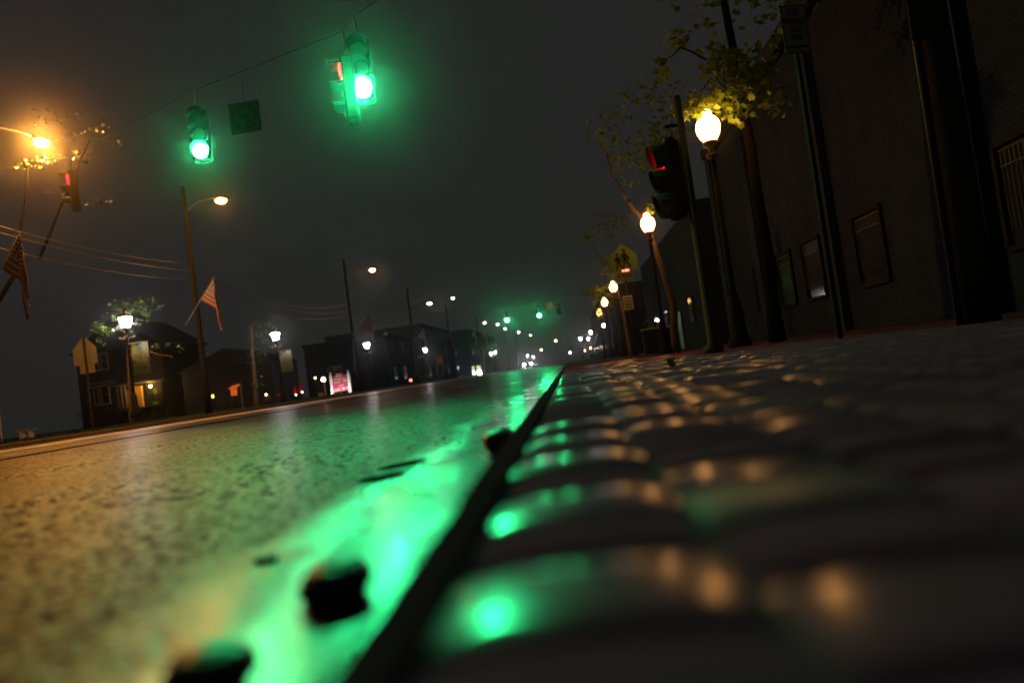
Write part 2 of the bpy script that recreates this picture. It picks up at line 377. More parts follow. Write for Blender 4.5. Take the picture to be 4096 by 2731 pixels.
# ------------------------------------------------------------------ lantern posts (far side)
def make_lantern():
    t = thing('lantern_post', '', 'street lamp', (0, 0, 0), 'lantern posts along the far sidewalk')
    n = 6; a0 = math.pi / 6
    MB().lathe([(.125, 0), (.15, .06), (.225, .34), (.22, .37)], n, rot=Euler((0, 0, a0)).to_matrix()).build('lantern_glass', L_LANT, t, False, (0, 0, 3.36))
    MB().lathe([(.245, .37), (.25, .39), (.13, .50), (.05, .56), (.03, .62), (.045, .66), (.01, .72)], n, rot=Euler((0, 0, a0)).to_matrix()).build('cap', black, t, False, (0, 0, 3.36))
    f = MB()
    for k in range(n):
        w = 2 * math.pi * k / n + a0; c, s = math.cos(w), math.sin(w)
        f.tube([(.13 * c, .13 * s, 0), (.235 * c, .235 * s, .37)], .011, 6)
    f.build('cage', black, t, False, (0, 0, 3.36))
    MB().tube([(-.27, 0, 2.98), (-.22, 0, 2.96), (.22, 0, 2.96), (.27, 0, 2.98)], .018, 8).ball((-.28, 0, 2.99), .035, 8, 5).ball((.28, 0, 2.99), .035, 8, 5).build('ladder_arm', mat('pale_green_iron', (.35, .42, .38), .35), t, True)
    MB().lathe([(.055, .9), (.045, 2.9), (.07, 3.0), (.05, 3.1), (.06, 3.25), (.13, 3.35)], 10).build('post', black, t, True)
    MB().lathe([(.19, 0), (.19, .15), (.12, .3), (.10, .75), (.06, .9)], 10).build('base', black, t, True)
    return t
la = make_lantern()
LANT = [(502, 1290, 24.1, 'lantern post wrapped in leafy branches behind the blank back of the pentagon sign'), (1101, 1346, 35.6, 'lantern post with hanging banner, second nearest on the far sidewalk'),
        (1467, 1383, 52.5, 'lantern post standing right of the maroon lit sign'), (1701, 1400, 74, 'lantern post above the green street name sign'),
        (1964, 1414, 128, 'left one of two small lanterns close together in the distance'), (1981, 1410, 131, 'right one of two small lanterns close together in the distance, over green leaves'),
        (2110, 1423, 213, 'tiny far lantern above the left headlight'), (2133, 1428, 250, 'tiny far lantern above the right headlight'),
        (2362, 1330, 100, 'lantern post on the near side, upper of the cluster beyond the acorn lamps'), (2353, 1355, 126, 'lantern post on the near side directly beneath another in the distant cluster'),
        (2322, 1355, 124, 'lantern post left in the distant near side cluster'), (2281, 1410, 250, 'lowest farthest lantern on the near side beside a green plate')]
LP = []
for i, (px, py, d, lb) in enumerate(LANT):
    p = pt(px, py, d); o = la if i == 0 else dup(la, (0, 0, 0), lb)
    o.location = (p.x, p.y, p.z - 3.54); o['label'] = lb; LP.append(o)

# banners on the first two lantern posts
def banner_mat():
    m = bpy.data.materials.new('printed_banner'); m.use_nodes = True; nt = m.node_tree; b = nt.nodes['Principled BSDF']; N = nt.nodes; Lk = nt.links
    tc = N.new('ShaderNodeTexCoord'); br = N.new('ShaderNodeTexBrick'); br.inputs['Scale'].default_value = 9; br.inputs['Color1'].default_value = (.30, .42, .30, 1); br.inputs['Color2'].default_value = (.09, .2, .12, 1)
    br.inputs['Mortar'].default_value = (.02, .07, .04, 1); br.inputs['Mortar Size'].default_value = .04; br.offset = .3
    mp = N.new('ShaderNodeMapping'); mp.inputs['Rotation'].default_value = (R(90), 0, 0); Lk.new(tc.outputs['Object'], mp.inputs[0]); Lk.new(mp.outputs[0], br.inputs['Vector']); Lk.new(br.outputs['Color'], b.inputs['Base Color'])
    b.inputs['Roughness'].default_value = .6; return m
def banner(post, label, topm):
    l = post.location; t = thing('banner', label, 'banner', (l.x + .08, l.y - .02, l.z + 1.55), 'banners hung from lantern posts')
    mb = MB(); n = 10
    for i in range(n):
        x0, x1 = i / n * .66 + .04, (i + 1) / n * .66 + .04; y0, y1 = .03 * math.sin(x0 * 9), .03 * math.sin(x1 * 9)
        mb.add([(x0, y0, 0), (x1, y1, 0), (x1, y1 * .4, 1.17), (x0, y0 * .4, 1.17), (x0, y0 + .004, 0), (x1, y1 + .004, 0), (x1, y1 * .4 + .004, 1.17), (x0, y0 * .4 + .004, 1.17)], [(0, 1, 2, 3), (7, 6, 5, 4), (3, 2, 6, 7), (1, 0, 4, 5)])
    mb.build('cloth', banner_mat(), t, True)
    MB().tube([(-.06, 0, 1.185), (.72, 0, 1.185)], .016, 8).build('top_rod', topm, t, True)
    MB().tube([(-.06, 0, -.012), (.72, 0, -.012)], .012, 8).build('bottom_rod', black, t, True)
banner(LP[0], 'green printed banner under the leafy lantern', mat('mint_rod', (.5, .75, .62), .4))
banner(LP[1], 'dark banner with orange top rod on the second lantern post', mat('orange_rod', (.7, .2, .06), .4))

# ------------------------------------------------------------------ utility poles with cobra-head streetlights
def upole(name, label, x, y, lamp, glow, r=.11, h=9.6):
    t = thing(name, label, 'light pole', (x, y, -.01), 'light poles along the far kerb')
    MB().lathe([(r * 1.25, 0), (r * 1.15, 1.5), (r, 4), (r * .72, h)], 12).build('pole', mat('aged_pole', (.016, .014, .010), .9, spec=.08, bump=.4, scale=20), t, True)
    q = Vector(lamp) - Vector((x, y, -.01))
    MB().tube([(0, 0, q.z - .5), (q.x * .3, q.y * .3, q.z - .1), (q.x * .7, q.y * .7, q.z + .08), (q.x * 1., q.y, q.z + .10)], [.035, .032, .03, .028], 8).build('arm', steel, t, True)
    d = Vector((q.x, q.y, 0)).normalized(); a = math.atan2(d.y, d.x); rot = Euler((0, 0, a)).to_matrix()
    hd = MB(); hd.ball((0, 0, 0), .2, 12, 8, sq=(1.9, .85, .55)); hd.v = [tuple(rot @ Vector(v) + q + Vector((0, 0, .1))) for v in hd.v if True]
    h_ = hd.build('lamp_head', steel, t, True)
    le = MB(); le.lathe([(.01, -.15), (.08, -.135), (.14, -.09), (.165, -.02), (.165, .03)], 12, sx=1.3, sy=.95); le.v = [tuple(rot @ Vector(v) + q + Vector((0, 0, .01))) for v in le.v]
    le.build('lens', glow, h_, True)
    return t
PL = [(-15.6, 17.3, 165, 582, 20.0, 'light pole at the left edge, its big sodium lamp flaring gold', L_SOD), (-15.0, 27.2, 885, 810, 27.9, 'light pole with sodium lamp, taller lit pole right of the leafy lantern', L_SOD2),
      (-15.0, 47.7, 1490, 1085, 49, 'light pole with orange lamp, middle distance above the maroon sign', L_SOD3), (-15.0, 67, 1718, 1217, 68, 'slim light pole whose reddish lamp shines along its arm', L_SODF),
      (-14.6, 86, 1812, 1195, 88, 'far light pole with a round white lamp, partly lit yellow', L_SODF), (-14.2, 112, 1939, 1293, 114, 'far light pole with white lamp left of the far green signals', L_SODF),
      (-13.2, 128, 1991, 1299, 129, 'distant light pole whose lamp overlaps the left far green glow', L_SODF), (-13, 146, 2021, 1316, 147, 'distant light pole with bluish lamp just below the far green signal', L_SODF),
      (-12, 166, 2075, 1330, 167, 'distant light pole with lamp between the two far green signals', L_SODF), (-10.2, 190, 2122, 1342, 191, 'farthest light pole with a pinkish lamp above the headlights', L_SODF)]
for (x, y, px, py, d, lb, gl) in PL:
    q = pt(px, py, d); upole('light_pole', lb, x, y, (q.x, q.y, q.z + .1), gl)

# power lines strung along the far poles
wm = mat('bare_wire', (.20, .18, .14), .4, .8)
for k, (z, dx, lb) in enumerate([(6.35, -.25, 'uppermost of the three power lines along the far poles'), (5.95, 0.22, 'middle power line of three along the far poles, brightest lit'), (5.62, -.1, 'lowest of the three power lines along the far poles')]):
    P = [(-15.5, 17.3 - 14), (-15.6, 17.3), (-15.0, 27.2), (-15.0, 47.7), (-15.0, 67), (-14.6, 86)]; pts = []
    for a, b in zip(P[:-1], P[1:]):
        for s in range(8):
            t = s / 8; ln = b[1] - a[1]; pts.append((a[0] + (b[0] - a[0]) * t + dx, a[1] + ln * t, z - .0022 * ln * ln * 4 * t * (1 - t)))
    pts.append((P[-1][0] + dx, P[-1][1], z))
    tag(MB().tube(pts, .011, 6).build('power_line', wm), lb, 'power line', 'power lines along the far poles')

# ------------------------------------------------------------------ flags
def flagmat():
    m = bpy.data.materials.new('flag_cloth'); m.use_nodes = True; nt = m.node_tree; N = nt.nodes; Lk = nt.links; b = N['Principled BSDF']
    uv = N.new('ShaderNodeUVMap'); sp = N.new('ShaderNodeSeparateXYZ'); Lk.new(uv.outputs[0], sp.inputs[0])
    def M2(op, a, bb=None):
        n = N.new('ShaderNodeMath'); n.operation = op
        for k, q in enumerate((a, bb)):
            if q is None: continue
            if isinstance(q, (int, float)): n.inputs[k].default_value = q
            else: Lk.new(q, n.inputs[k])
        return n.outputs[0]
    u, v = sp.outputs['X'], sp.outputs['Y']
    st = M2('MODULO', M2('FLOOR', M2('MULTIPLY', u, 13)), 2)
    can = M2('MULTIPLY', M2('LESS_THAN', u, 7 / 13), M2('LESS_THAN', v, .42))
    fu = M2('SUBTRACT', M2('FRACT', M2('MULTIPLY', u, 9.3)), .5); fv = M2('SUBTRACT', M2('FRACT', M2('MULTIPLY', v, 14)), .5)
    dot = M2('MULTIPLY', M2('LESS_THAN', M2('ADD', M2('MULTIPLY', fu, fu), M2('MULTIPLY', fv, fv)), .09), can)
    a = N.new('ShaderNodeMix'); a.data_type = 'RGBA'; a.inputs['A'].default_value = (.16, .008, .012, 1); a.inputs['B'].default_value = (.26, .25, .20, 1); Lk.new(st, a.inputs['Factor'])
    c = N.new('ShaderNodeMix'); c.data_type = 'RGBA'; c.inputs['B'].default_value = (.015, .02, .09, 1); Lk.new(can, c.inputs['Factor']); Lk.new(a.outputs['Result'], c.inputs['A'])
    e = N.new('ShaderNodeMix'); e.data_type = 'RGBA'; e.inputs['B'].default_value = (.5, .48, .4, 1); Lk.new(dot, e.inputs['Factor']); Lk.new(c.outputs['Result'], e.inputs['A'])
    Lk.new(e.outputs['Result'], b.inputs['Base Color']); b.inputs['Roughness'].default_value = .75; return m
FLAGM = flagmat()
def flag(base, tip, label, m=None):
    base, tip = Vector(base), Vector(tip); t = thing('flag', label, 'flag', base, 'flags on angled staffs along the far poles')
    T = tip - base
    MB().tube([(0, 0, 0), T], [.016, .013], 8).build('staff', mat('flagstaff', (.3, .3, .25), .5), t, True)
    MB().ball(T, .045, 8, 6).build('finial', mat('gilt_finial', (.8, .6, .25), .25, .9), t, True)
    hoist = min(1.0, T.length * .55); fly = hoist * 1.75; d = T.normalized(); mb = MB(); nu, nv = 26, 30; uv = []; vs = []
    for j in range(nu + 1):
        u = j / nu; S = T - d * (.05 + hoist * u); gap = max(0., T.x - .02 - S.x); L1 = gap / math.cos(R(38))
        for i in range(nv + 1):
            s = fly * i / nv
            if s < L1: x = S.x + s * math.cos(R(38)); z = S.z - s * math.sin(R(38)); fold = 0
            else: x = T.x - .02 + .025 * math.sin(u * 9 + s); z = S.z - L1 * math.sin(R(38)) - (s - L1) * .97; fold = min(1, (s - L1) / .2)
            y = S.y + .02 * math.sin(s * 7 + u * 3) + fold * (.075 * math.sin(u * 15) - (T.y - S.y) * -.3)
            x += fold * .05 * math.cos(u * 15 + .5) + fold * .05 * (s - L1)
            vs.append((x, y, z)); uv.append((u, i / nv))
    mb.add(vs, [(j * (nv + 1) + i, j * (nv + 1) + i + 1, (j + 1) * (nv + 1) + i + 1, (j + 1) * (nv + 1) + i) for j in range(nu) for i in range(nv)]); mb.uv = uv
    mb.build('cloth', m or FLAGM, t, True)
flag(pt(-45, 1190, 17.4), pt(75, 938, 17.6), 'striped flag hanging on a staff at the left edge')
flag(pt(742, 1300, 27.1), pt(852, 1115, 26.8), 'striped flag draped from a staff on the pole right of the lit lantern with leaves')
flag(pt(1410, 1340, 47.6), pt(1477, 1255, 47.4), 'small striped flag above the lantern right of the maroon sign')
flag(pt(1652, 1372, 66.9), pt(1694, 1313, 66.8), 'tiny striped flag above the lantern with the green street name sign')
flag(pt(1775, 1375, 85.9), pt(1802, 1318, 85.8), 'tiny greenish flag right of the slim pole with the reddish lamp')
om = mat('lamplit_orange_flag', (.8, .16, .03), .7)  # orange light on the distant flags is put into the cloth colour
flag(pt(1878, 1372, 111.8), pt(1897, 1318, 111.5), 'small flag tinted as if lit orange in the distance, left of the pair', om)
flag(pt(1920, 1376, 111.9), pt(1940, 1318, 111.5), 'small flag tinted as if lit orange in the distance, right of the pair', om)

# ------------------------------------------------------------------ traffic signals
def signal(name, label, lens_at, which, rz, drop=.45, arc=(-55, 235), group=None, cat='traffic light', glow=None):
    """three-section head; lens_at is where lamp `which` (0 red, 1 amber, 2 green) sits; faces -Y before turning"""
    t = thing(name, label, cat, Vector(lens_at) + Vector((0, 0, (which - 1) * .345)), group, rz)
    MB().box((0, .10, 0), (.36, .20, 1.06), bev=.03).build('housing', mat('signal_black_housing', (.008, .008, .008), .9, spec=.05), t)
    for k in range(3):
        z = (1 - k) * .345; tilt = Euler((R(-8), 0, 0)).to_matrix()
        l = MB(); l.lathe([(.150, 0), (.13, .018), (.08, .034), (.01, .04)], 20, rot=Euler((R(90), 0, 0)).to_matrix(), c=(0, -.006, z))
        o = l.build('lens', (L_REDL, L_OFF, glow or L_GREEN)[k] if k == which else L_OFF, t, True)
        v = MB(); n = 20; vs = []; L_ = .22
        for i in range(n + 1):
            w = R(arc[0] + (arc[1] - arc[0]) * i / n); c, s = math.cos(w), math.sin(w); ext = L_ * (.55 + .45 * max(0, s * .5 + .5))
            for (r, y) in ((.166, 0), (.166, -ext), (.172, -ext), (.172, 0)): vs.append((r * c, y, z + r * s))
        fs = []
        for i in range(n):
            a = i * 4; b = a + 4
            fs += [(a, a + 1, b + 1, b), (a + 1, a + 2, b + 2, b + 1), (a + 2, a + 3, b + 3, b + 2)]
        v.add(vs, fs).build('visor', mat('visor_paint', (.03, .03, .03), .8, spec=.1), t, True)
    MB().tube([(0, .1, .53), (0, .1, .53 + drop)], .02, 8).box((0, .1, .56), (.12, .12, .06)).build('hanger', steel, t)
    return t
SG = 'traffic signal heads'
s1 = pt(1453, 358, 11.0); s2 = pt(804, 605, 13.15)
signal('traffic_signal', 'large green traffic light glowing near the top of the street view', s1, 2, R(9), group=SG)
signal('traffic_signal', 'smaller green traffic light hanging left of the largest one', s2, 2, R(17), group=SG, glow=L_GREEN2)
r1 = pt(1366, 283, 10.75); signal('traffic_signal', 'side-facing signal head with a red-lit visor beside the largest green light', r1, 0, R(-77), arc=(20, 160), group=SG)
r2 = pt(275, 715, 17.2); signal('traffic_signal', 'side-facing signal head showing red below the left sodium lamp', r2, 0, R(-58), arc=(20, 160), group=SG)
f1 = pt(2028, 1280, 68); f2 = pt(2157, 1262, 68)
signal('traffic_signal', 'distant green traffic light, left of the far pair', f1, 2, 0, group=SG, glow=L_GREENF)
signal('traffic_signal', 'distant green traffic light, right of the far pair', f2, 2, 0, group=SG, glow=L_GREENF)
r3 = pt(2232, 1222, 67.5); signal('traffic_signal', 'tiny red side-facing signal right of the distant green pair', r3, 0, R(-70), drop=.2, group=SG)
# span wires
A = Vector((4.03, 7.0, 6.75)); B = Vector((-15.6, 17.3, 7.4))
tops = [s1 + Vector((0, .1, 1.32)), s2 + Vector((0, .1, 1.32)), r1 + Vector((.1, 0, .64))]
tops += [r2 + Vector((.1, 0, .6))]
line = [A] + sorted(tops, key=lambda p: -p.x) + [B]
tag(MB().tube(line, .005, 6).build('span_wire', mat('dark_cable', (.008, .008, .008), .8, spec=.1)), 'dark cable crossing the street that carries the near traffic lights', 'cable')
tag(MB().tube([(4.2, 66, 6.9), f2 + Vector((0, .1, 1.32)), f1 + Vector((0, .1, 1.32)), (-15.0, 67, 6.9)], .01, 6).build('span_wire', mat('dark_cable')), 'far dark cable that carries the distant pair of green lights', 'cable')
p = pt(2197, 1222, 67.6); t = thing('hanging_sign', 'small white plate hanging beside the right distant green light', 'sign', p)
MB().box((0, 0, 0), (.62, .02, .62), bev=.008).build('plate', mat('sign_white', (.6, .6, .56), .5), t); MB().tube([(0, .015, .3), (0, .015, .8)], .012, 6).build('hanger', steel, t)
# no-turn sign on the near span wire, paint darkened to look unlit
p = pt(980, 470, 12.35); t = thing('hanging_sign', 'faint square sign with a circle and slash hanging between the two near green lights', 'sign', p)
MB().box((0, 0, 0), (.60, .012, .60), bev=.005).build('plate', mat('shaded_white', (.035, .03, .035), .7, spec=.1), t)
mb = MB(); ring = [(math.cos(w * math.pi / 20), math.sin(w * math.pi / 20)) for w in range(40)]; vs = []; 
for (c, s) in ring: vs += [(.25 * c, -.009, .25 * s), (.20 * c, -.009, .20 * s)]
mb.add(vs, [(2 * k, (2 * k + 2) % 80, (2 * k + 3) % 80, 2 * k + 1) for k in range(40)])
mb.box((0, -.009, 0), (.44, .003, .05), rot=Euler((0, R(45), 0)).to_matrix()); mb.build('prohibition_ring', mat('shaded_red', (.02, .015, .015), .7, spec=.1), t)
MB().prism([(.06, -.15), (.06, .05), (-.05, .05), (-.05, .11), (-.15, .02), (-.05, -.07), (-.05, -.01), (.0, -.01), (.0, -.15)], -.0125, -.0075).build('arrow', black, t)
MB().tube([(0, .012, .3), (0, .012, .75)], .012, 6).build('hanger', steel, t)

# big wooden utility pole close on the right
t = thing('utility_pole', 'thick wooden utility pole close on the right, barely visible in the dark', 'utility pole', (4.0, 7.0, -.01))
MB().lathe([(.19, 0), (.17, 2), (.15, 5), (.12, 9)], 14).build('pole', wood, t, True)
MB().tube([(-.19, -.02, .0), (-.175, -.02, 2.9), (-.165, -.02, 5.2)], .03, 8).build('conduit', steel, t, True)
MB().box((0, 0, 8.2), (2.2, .1, .12)).build('crossarm', wood, t)

# pole with side-mounted signal on the right
t = thing('signal_pole', 'thin brown-lit signal pole on the sidewalk right of the acorn lamps', 'signal pole', (1.98, 9.55, -.01))
MB().lathe([(.14, 0), (.14, .08), (.062, .16), (.058, 3.6)], 12).build('pole', mat('dull_brown_pole', (.09, .045, .035), .9, spec=.1), t, True)
MB().tube([(0, 0, 2.35), (-.22, -.03, 2.35)], .025, 8).tube([(0, 0, 3.2), (-.22, -.03, 3.2)], .025, 8).build('bracket', black, t)
q = pt(2652, 628, 9.5); signal('traffic_signal', 'side signal head on the thin pole, its visor edge glowing red', q, 0, R(-87), drop=.02, arc=(-70, 250), group=SG)

# ------------------------------------------------------------------ signs
yel = mat('fluorescent_sign_yellow', (.09, .16, .015), .6)
def lit_label(): pass
p = pt(2490, 1030, 22.0); t = thing('crossing_sign', 'dim yellow school crossing sign with two walking figures and AHEAD plate', 'road sign', (p.x, p.y, -.01))
z0 = p.z
def pent(w, zc, hh): return [(-w, zc - hh), (w, zc - hh), (w, zc + hh * .12), (0, zc + hh), (-w, zc + hh * .12)]
MB().lathe([(.03, 0), (.03, z0 + .45)], 8).build('post', steel, t, True)
MB().prism(pent(.45, z0, .45), -.05, -.04).build('plate', yel, t)
fig = MB()
def person_icon(ox, oz, s):
    fig.prism([(ox + s * .11 * math.cos(w * math.pi / 6), oz + s * .62 + s * .11 * math.sin(w * math.pi / 6)) for w in range(12)], -.0545, -.0505)
    for poly in ([(-.12, .46), (.10, .48), (.15, .05), (-.12, .05)], [(-.12, .1), (.02, .06), (-.02, -.22), (-.10, -.52), (-.21, -.52), (-.13, -.2)], [(.0, .06), (.15, .1), (.2, -.2), (.36, -.47), (.26, -.54), (.1, -.24)],
                 [(-.1, .46), (-.06, .32), (-.19, .12), (-.28, .12), (-.2, .36)], [(.08, .48), (.24, .22), (.32, .02), (.25, -.02), (.1, .22)]):
        fig.prism([(ox + s * x, oz + s * z) for x, z in poly], -.0545, -.0505)
person_icon(.06, z0 - .09, .50); person_icon(-.17, z0 - .15, .42)
fig.build('walking_figures', black, t)
q = pt(2497, 1103, 22.0); MB().box((q.x - p.x, -.045, q.z), (.60, .01, .27), bev=.004).build('ahead_plate', yel, t)
mb = MB(); text_mb(mb, 'AHEAD', .17, q.x - p.x, q.z, -.053, wid=.48); mb.build('lettering', black, t)
q = pt(2506, 1081, 22.0); MB().box((q.x - p.x, -.07, q.z), (.15, .04, .055), bev=.015).ball((q.x - p.x - .12, -.07, q.z), .03, 8, 6).build('beacon', L_REDS, t)
q = pt(2512, 1210, 22.0); MB().box((q.x - p.x, -.045, q.z), (.31, .01, .46), bev=.004).build('parking_plate', mat('sign_white'), t)
mb = MB(); rnd = random.Random(11)
for k, z in enumerate((.14, .05, -.05, -.15)):
    for i in range(4): mb.box((q.x - p.x - .085 + i * .057, -.053, q.z + z), (.042, .004, .055 if k != 2 else .075))
mb.build('worn_lettering', mat('faded_green_print', (.08, .12, .08), .6), t)

p = pt(3172, 122, 7.5); t = thing('parking_sign', 'dark white NO PARKING ANY TIME sign with arrow at top right', 'road sign', (p.x, p.y, -.01))
MB().lathe([(.028, 0), (.028, p.z + .28)], 8).build('post', mat('dull_post_steel', (.03, .028, .028), .9, spec=.1), t, True)
rz = Euler((0, 0, R(14))).to_matrix()
def sb(mb): mb.v = [tuple(rz @ Vector(v)) for v in mb.v]; return mb
sb(MB().box((0, -.04, p.z), (.305, .008, .53), bev=.003)).build('plate', mat('sign_offwhite', (.28, .26, .22), .7), t)
mb = MB()
for s, z, sz, w in (('NO', .185, .12, .13), ('PARKING', .085, .11, .25), ('ANY', -.01, .095, .14), ('TIME', -.095, .095, .15)): text_mb(mb, s, sz, 0, p.z + z, -.0475, wid=w)
mb.box((0, -.047, p.z - .195), (.17, .003, .022)); mb.prism([(-.13, p.z - .195), (-.08, p.z - .17), (-.08, p.z - .22)], -.049, -.045); mb.prism([(.13, p.z - .195), (.08, p.z - .22), (.08, p.z - .17)], -.049, -.045)
for (x, z, w, h) in ((0, .255, .29, .008), (0, -.255, .29, .008), (-.142, 0, .008, .5), (.142, 0, .008, .5)): mb.box((x, -.0465, p.z + z), (w, .003, h))
sb(mb).build('lettering', mat('sign_dark_red', (.05, .012, .012), .6), t)

p = pt(335, 1400, 21.2); t = thing('school_sign_back', 'pale blank back of a pentagon road sign with dark post', 'road sign', (p.x, p.y, -.01), rz=R(-6))
alu = mat('bare_aluminium', (.27, .29, .22), .6, .0, var=.3, scale=4)
MB().prism(pent(.45, p.z, .47), .030, .036).build('plate', alu, t)
q = pt(352, 1468, 21.2); MB().box((.03, .034, p.z - .62), (.58, .006, .29), bev=.002).build('lower_plate', alu, t)
MB().box((.03, 0, (p.z + .45) / 2), (.06, .05, p.z + .45)).build('post', mat('dark_channel_post', (.04, .04, .035), .6), t)
MB().box((-.34, .028, p.z - .34), (.11, .002, .13)).box((-.18, .028, p.z - .69), (.13, .002, .10)).build('sticker', mat('faded_orange_sticker', (.45, .2, .08), .6), t)

def small_sign(name, label, px, py, d, w, h, m, border=None):
    p = pt(px, py, d); t = thing(name, label, 'sign', (p.x, p.y, -.01))
    MB().lathe([(.03, 0), (.03, p.z + h / 2 + .05)], 8).build('post', steel, t, True)
    MB().box((0, -.04, p.z), (w, .01, h), bev=.004).build('plate', m, t)
sgreen = mat('sign_green', (.02, .28, .15), .4)
small_sign('street_name_sign', 'long green street name plate below a far lantern', 1682, 1428, 73, .86, .27, sgreen)
small_sign('street_name_sign', 'tiny pale green plate floating in the dark between two poles', 1543, 1335, 62, .36, .2, mat('pale_green_sign', (.3, .55, .38), .4))
small_sign('notice_sign', 'brownish square sign back in the dark, right of the green street name plate', 1757, 1441, 73, .74, .86, mat('tan_sign_back', (.34, .24, .13), .6))
small_sign('notice_sign', 'thin yellowish plate beside the upper distant lantern of the near side', 2380, 1334, 96, .26, .75, mat('tan_sign_back'))
small_sign('notice_sign', 'pale grey plate under the distant near side lanterns', 2325, 1382, 110, .4, .7, mat('sign_white'))
small_sign('street_name_sign', 'green plate just above the lowest farthest lantern', 2285, 1393, 170, .75, .8, sgreen)

# ------------------------------------------------------------------ trees
def tree(name, label, base, trunk, limbs, cl, m, group, r0=.14, lsize=.15, seed=1, wd=None, tk=None):
    base = Vector(base); rnd = random.Random(seed); t = thing(name, label, 'tree', base, group)
    tp = [Vector(q) - base for q in trunk]; n = len(tp)
    def jit(pts, a):
        out = []
        for p0, p1 in zip(pts[:-1], pts[1:]):
            for s in range(4): out.append(p0.lerp(p1, s / 4) + (Vector((rnd.gauss(0, a), rnd.gauss(0, a), rnd.gauss(0, a * .5))) if s else Vector()))
        return out + [pts[-1]]
    jp = jit(tp, .015); MB().tube(jp, [r0 * (1.25 if i == 0 else 1 - .55 * i / len(jp)) for i in range(len(jp))], 10).build('trunk', tk or (shadebark if wd is shadebark else bark), t, True)
    lb = MB()
    for L in limbs:
        P = jit([Vector(q) - base for q in L[0]], .03); lb.tube(P, [max(.006, L[1] * (1 - .8 * i / len(P))) for i in range(len(P))], 7)
    lb.build('limbs', wd or bark, t, True)
    cm = MB()
    for (c, r, k, sq) in cl: cluster(cm, Vector(c) - base, r, k, lsize, rnd, sq)
    cm.build('crown', m, t)
    return t
TG = 'street trees along the brick sidewalk'
Y1 = 12.5
tree('street_tree', 'tree with yellow-lit leaves over the nearest acorn lamp', (3.9, 13.1, -.01), [(3.9, 13.1, -.01), (3.93, 13.05, 2), (3.85, 12.9, 4.2), (3.8, 12.9, 6.5)],
     [([(3.85, 12.95, 3.9), pt(3010, 300, 12.6), pt(2985, 370, 12.3), pt(2935, 440, 12.1), pt(2900, 460, 12.0)], .03), ([(3.85, 12.9, 4.4), pt(2860, 300, 12.7), pt(2760, 400, 12.3)], .03), ([(3.82, 12.9, 5.2), pt(2720, 190, 12.8), pt(2640, 260, 12.6)], .03), ([(3.85, 12.9, 4.6), pt(3140, 350, 12.2)], .03)],
     [(pt(2880, 410, 12.15), .45, 190, (1.5, 1, .6)), (pt(2770, 430, 12.0), .30, 95, (1.3, 1, .65)), (pt(2960, 290, 12.5), .55, 210, (1.2, .8, .8)), (pt(3030, 380, 12.3), .40, 70, (1, .8, 1)), (pt(2960, 460, 12.15), .17, 10, (1, 1, 1.2)),
      (pt(2850, 240, 12.9), .45, 60, (1, 1, .7)), (pt(3120, 400, 12.4), .35, 26, (1, 1, 1.1)), (pt(2650, 260, 12.8), .28, 24, (.8, 1, 1.2)), (pt(2700, 150, 12.8), .30, 26, (1, 1, 1)), (pt(3050, 190, 12.8), .45, 34, (1.2, 1, .5)),
      ((3.9, 12.9, 6.7), 1.2, 170, (1.2, 1, .7)), ((4.7, 12.8, 6.1), .9, 90, (1, 1, .8))], leafm, TG, seed=4, lsize=.155, tk=shadebark)
tree('street_tree', 'leaning tree trunk lit brown right behind the second acorn lamp', (pt(2700, 1240, 21)).xy.to_3d(), [pt(2700, 1370, 21).xy.to_3d(), pt(2692, 1210, 21), pt(2645, 1060, 21), pt(2600, 935, 21), pt(2563, 868, 21), pt(2508, 800, 21)],
     [([pt(2563, 868, 21), pt(2600, 800, 21.2), pt(2650, 720, 21.4)], .05), ([pt(2508, 800, 21), pt(2440, 700, 21), pt(2420, 600, 21)], .05)],
     [(pt(2605, 835, 20.6), .17, 14, (1.2, 1, 1)), (pt(2540, 640, 21.5), 1.0, 170, (1.1, 1, .9)), (pt(2650, 560, 22), 1.0, 200, (1, 1, .9)), (pt(2430, 520, 21.5), .8, 90, (1, 1, 1.2)), (pt(2620, 400, 22), 1.1, 160, (1.3, 1, .8))], leafm, TG, r0=.12, seed=5, lsize=.16)
b = pt(2400, 1390, 39); tree('street_tree', 'tree with a few yellowish leaves left of the lamp under the AHEAD plate', (3.6, 39.5, -.01), [(3.6, 39.5, -.01), (3.5, 39.4, 2.2), (3.3, 39.3, 4.0)],
     [([(3.4, 39.3, 3.2), pt(2390, 1160, 38.5), pt(2345, 1150, 38.5)], .05), ([(3.3, 39.3, 3.8), pt(2350, 950, 38.5)], .05)],
     [(pt(2390, 1165, 38.2), .5, 90, (1.3, 1, .7)), (pt(2345, 1170, 38.4), .45, 50, (1.2, 1, .8)), (pt(2350, 950, 38.8), .55, 70, (1.2, 1, .7)), (pt(2440, 1050, 39.3), .9, 170, (1, 1, 1)), (pt(2430, 900, 40), 1.3, 220, (1.2, 1, .8))], leafm, TG, seed=6, lsize=.17)
tree('street_tree', 'dark tree whose leaves break up the red far acorn lamp', (3.5, 56.3, -.01), [(3.5, 56.3, -.01), (3.45, 56.2, 2.1), (3.35, 56.1, 4.4)],
     [([(3.4, 56.2, 3.0), pt(2396, 1265, 56)], .04), ([(3.4, 56.2, 3.6), pt(2390, 1225, 56)], .04)],
     [(pt(2400, 1252, 56), .55, 130, (1, 1, 1)), (pt(2408, 1190, 56.5), 1.3, 260, (1, 1, .9))], leafm, TG, seed=8, lsize=.17)
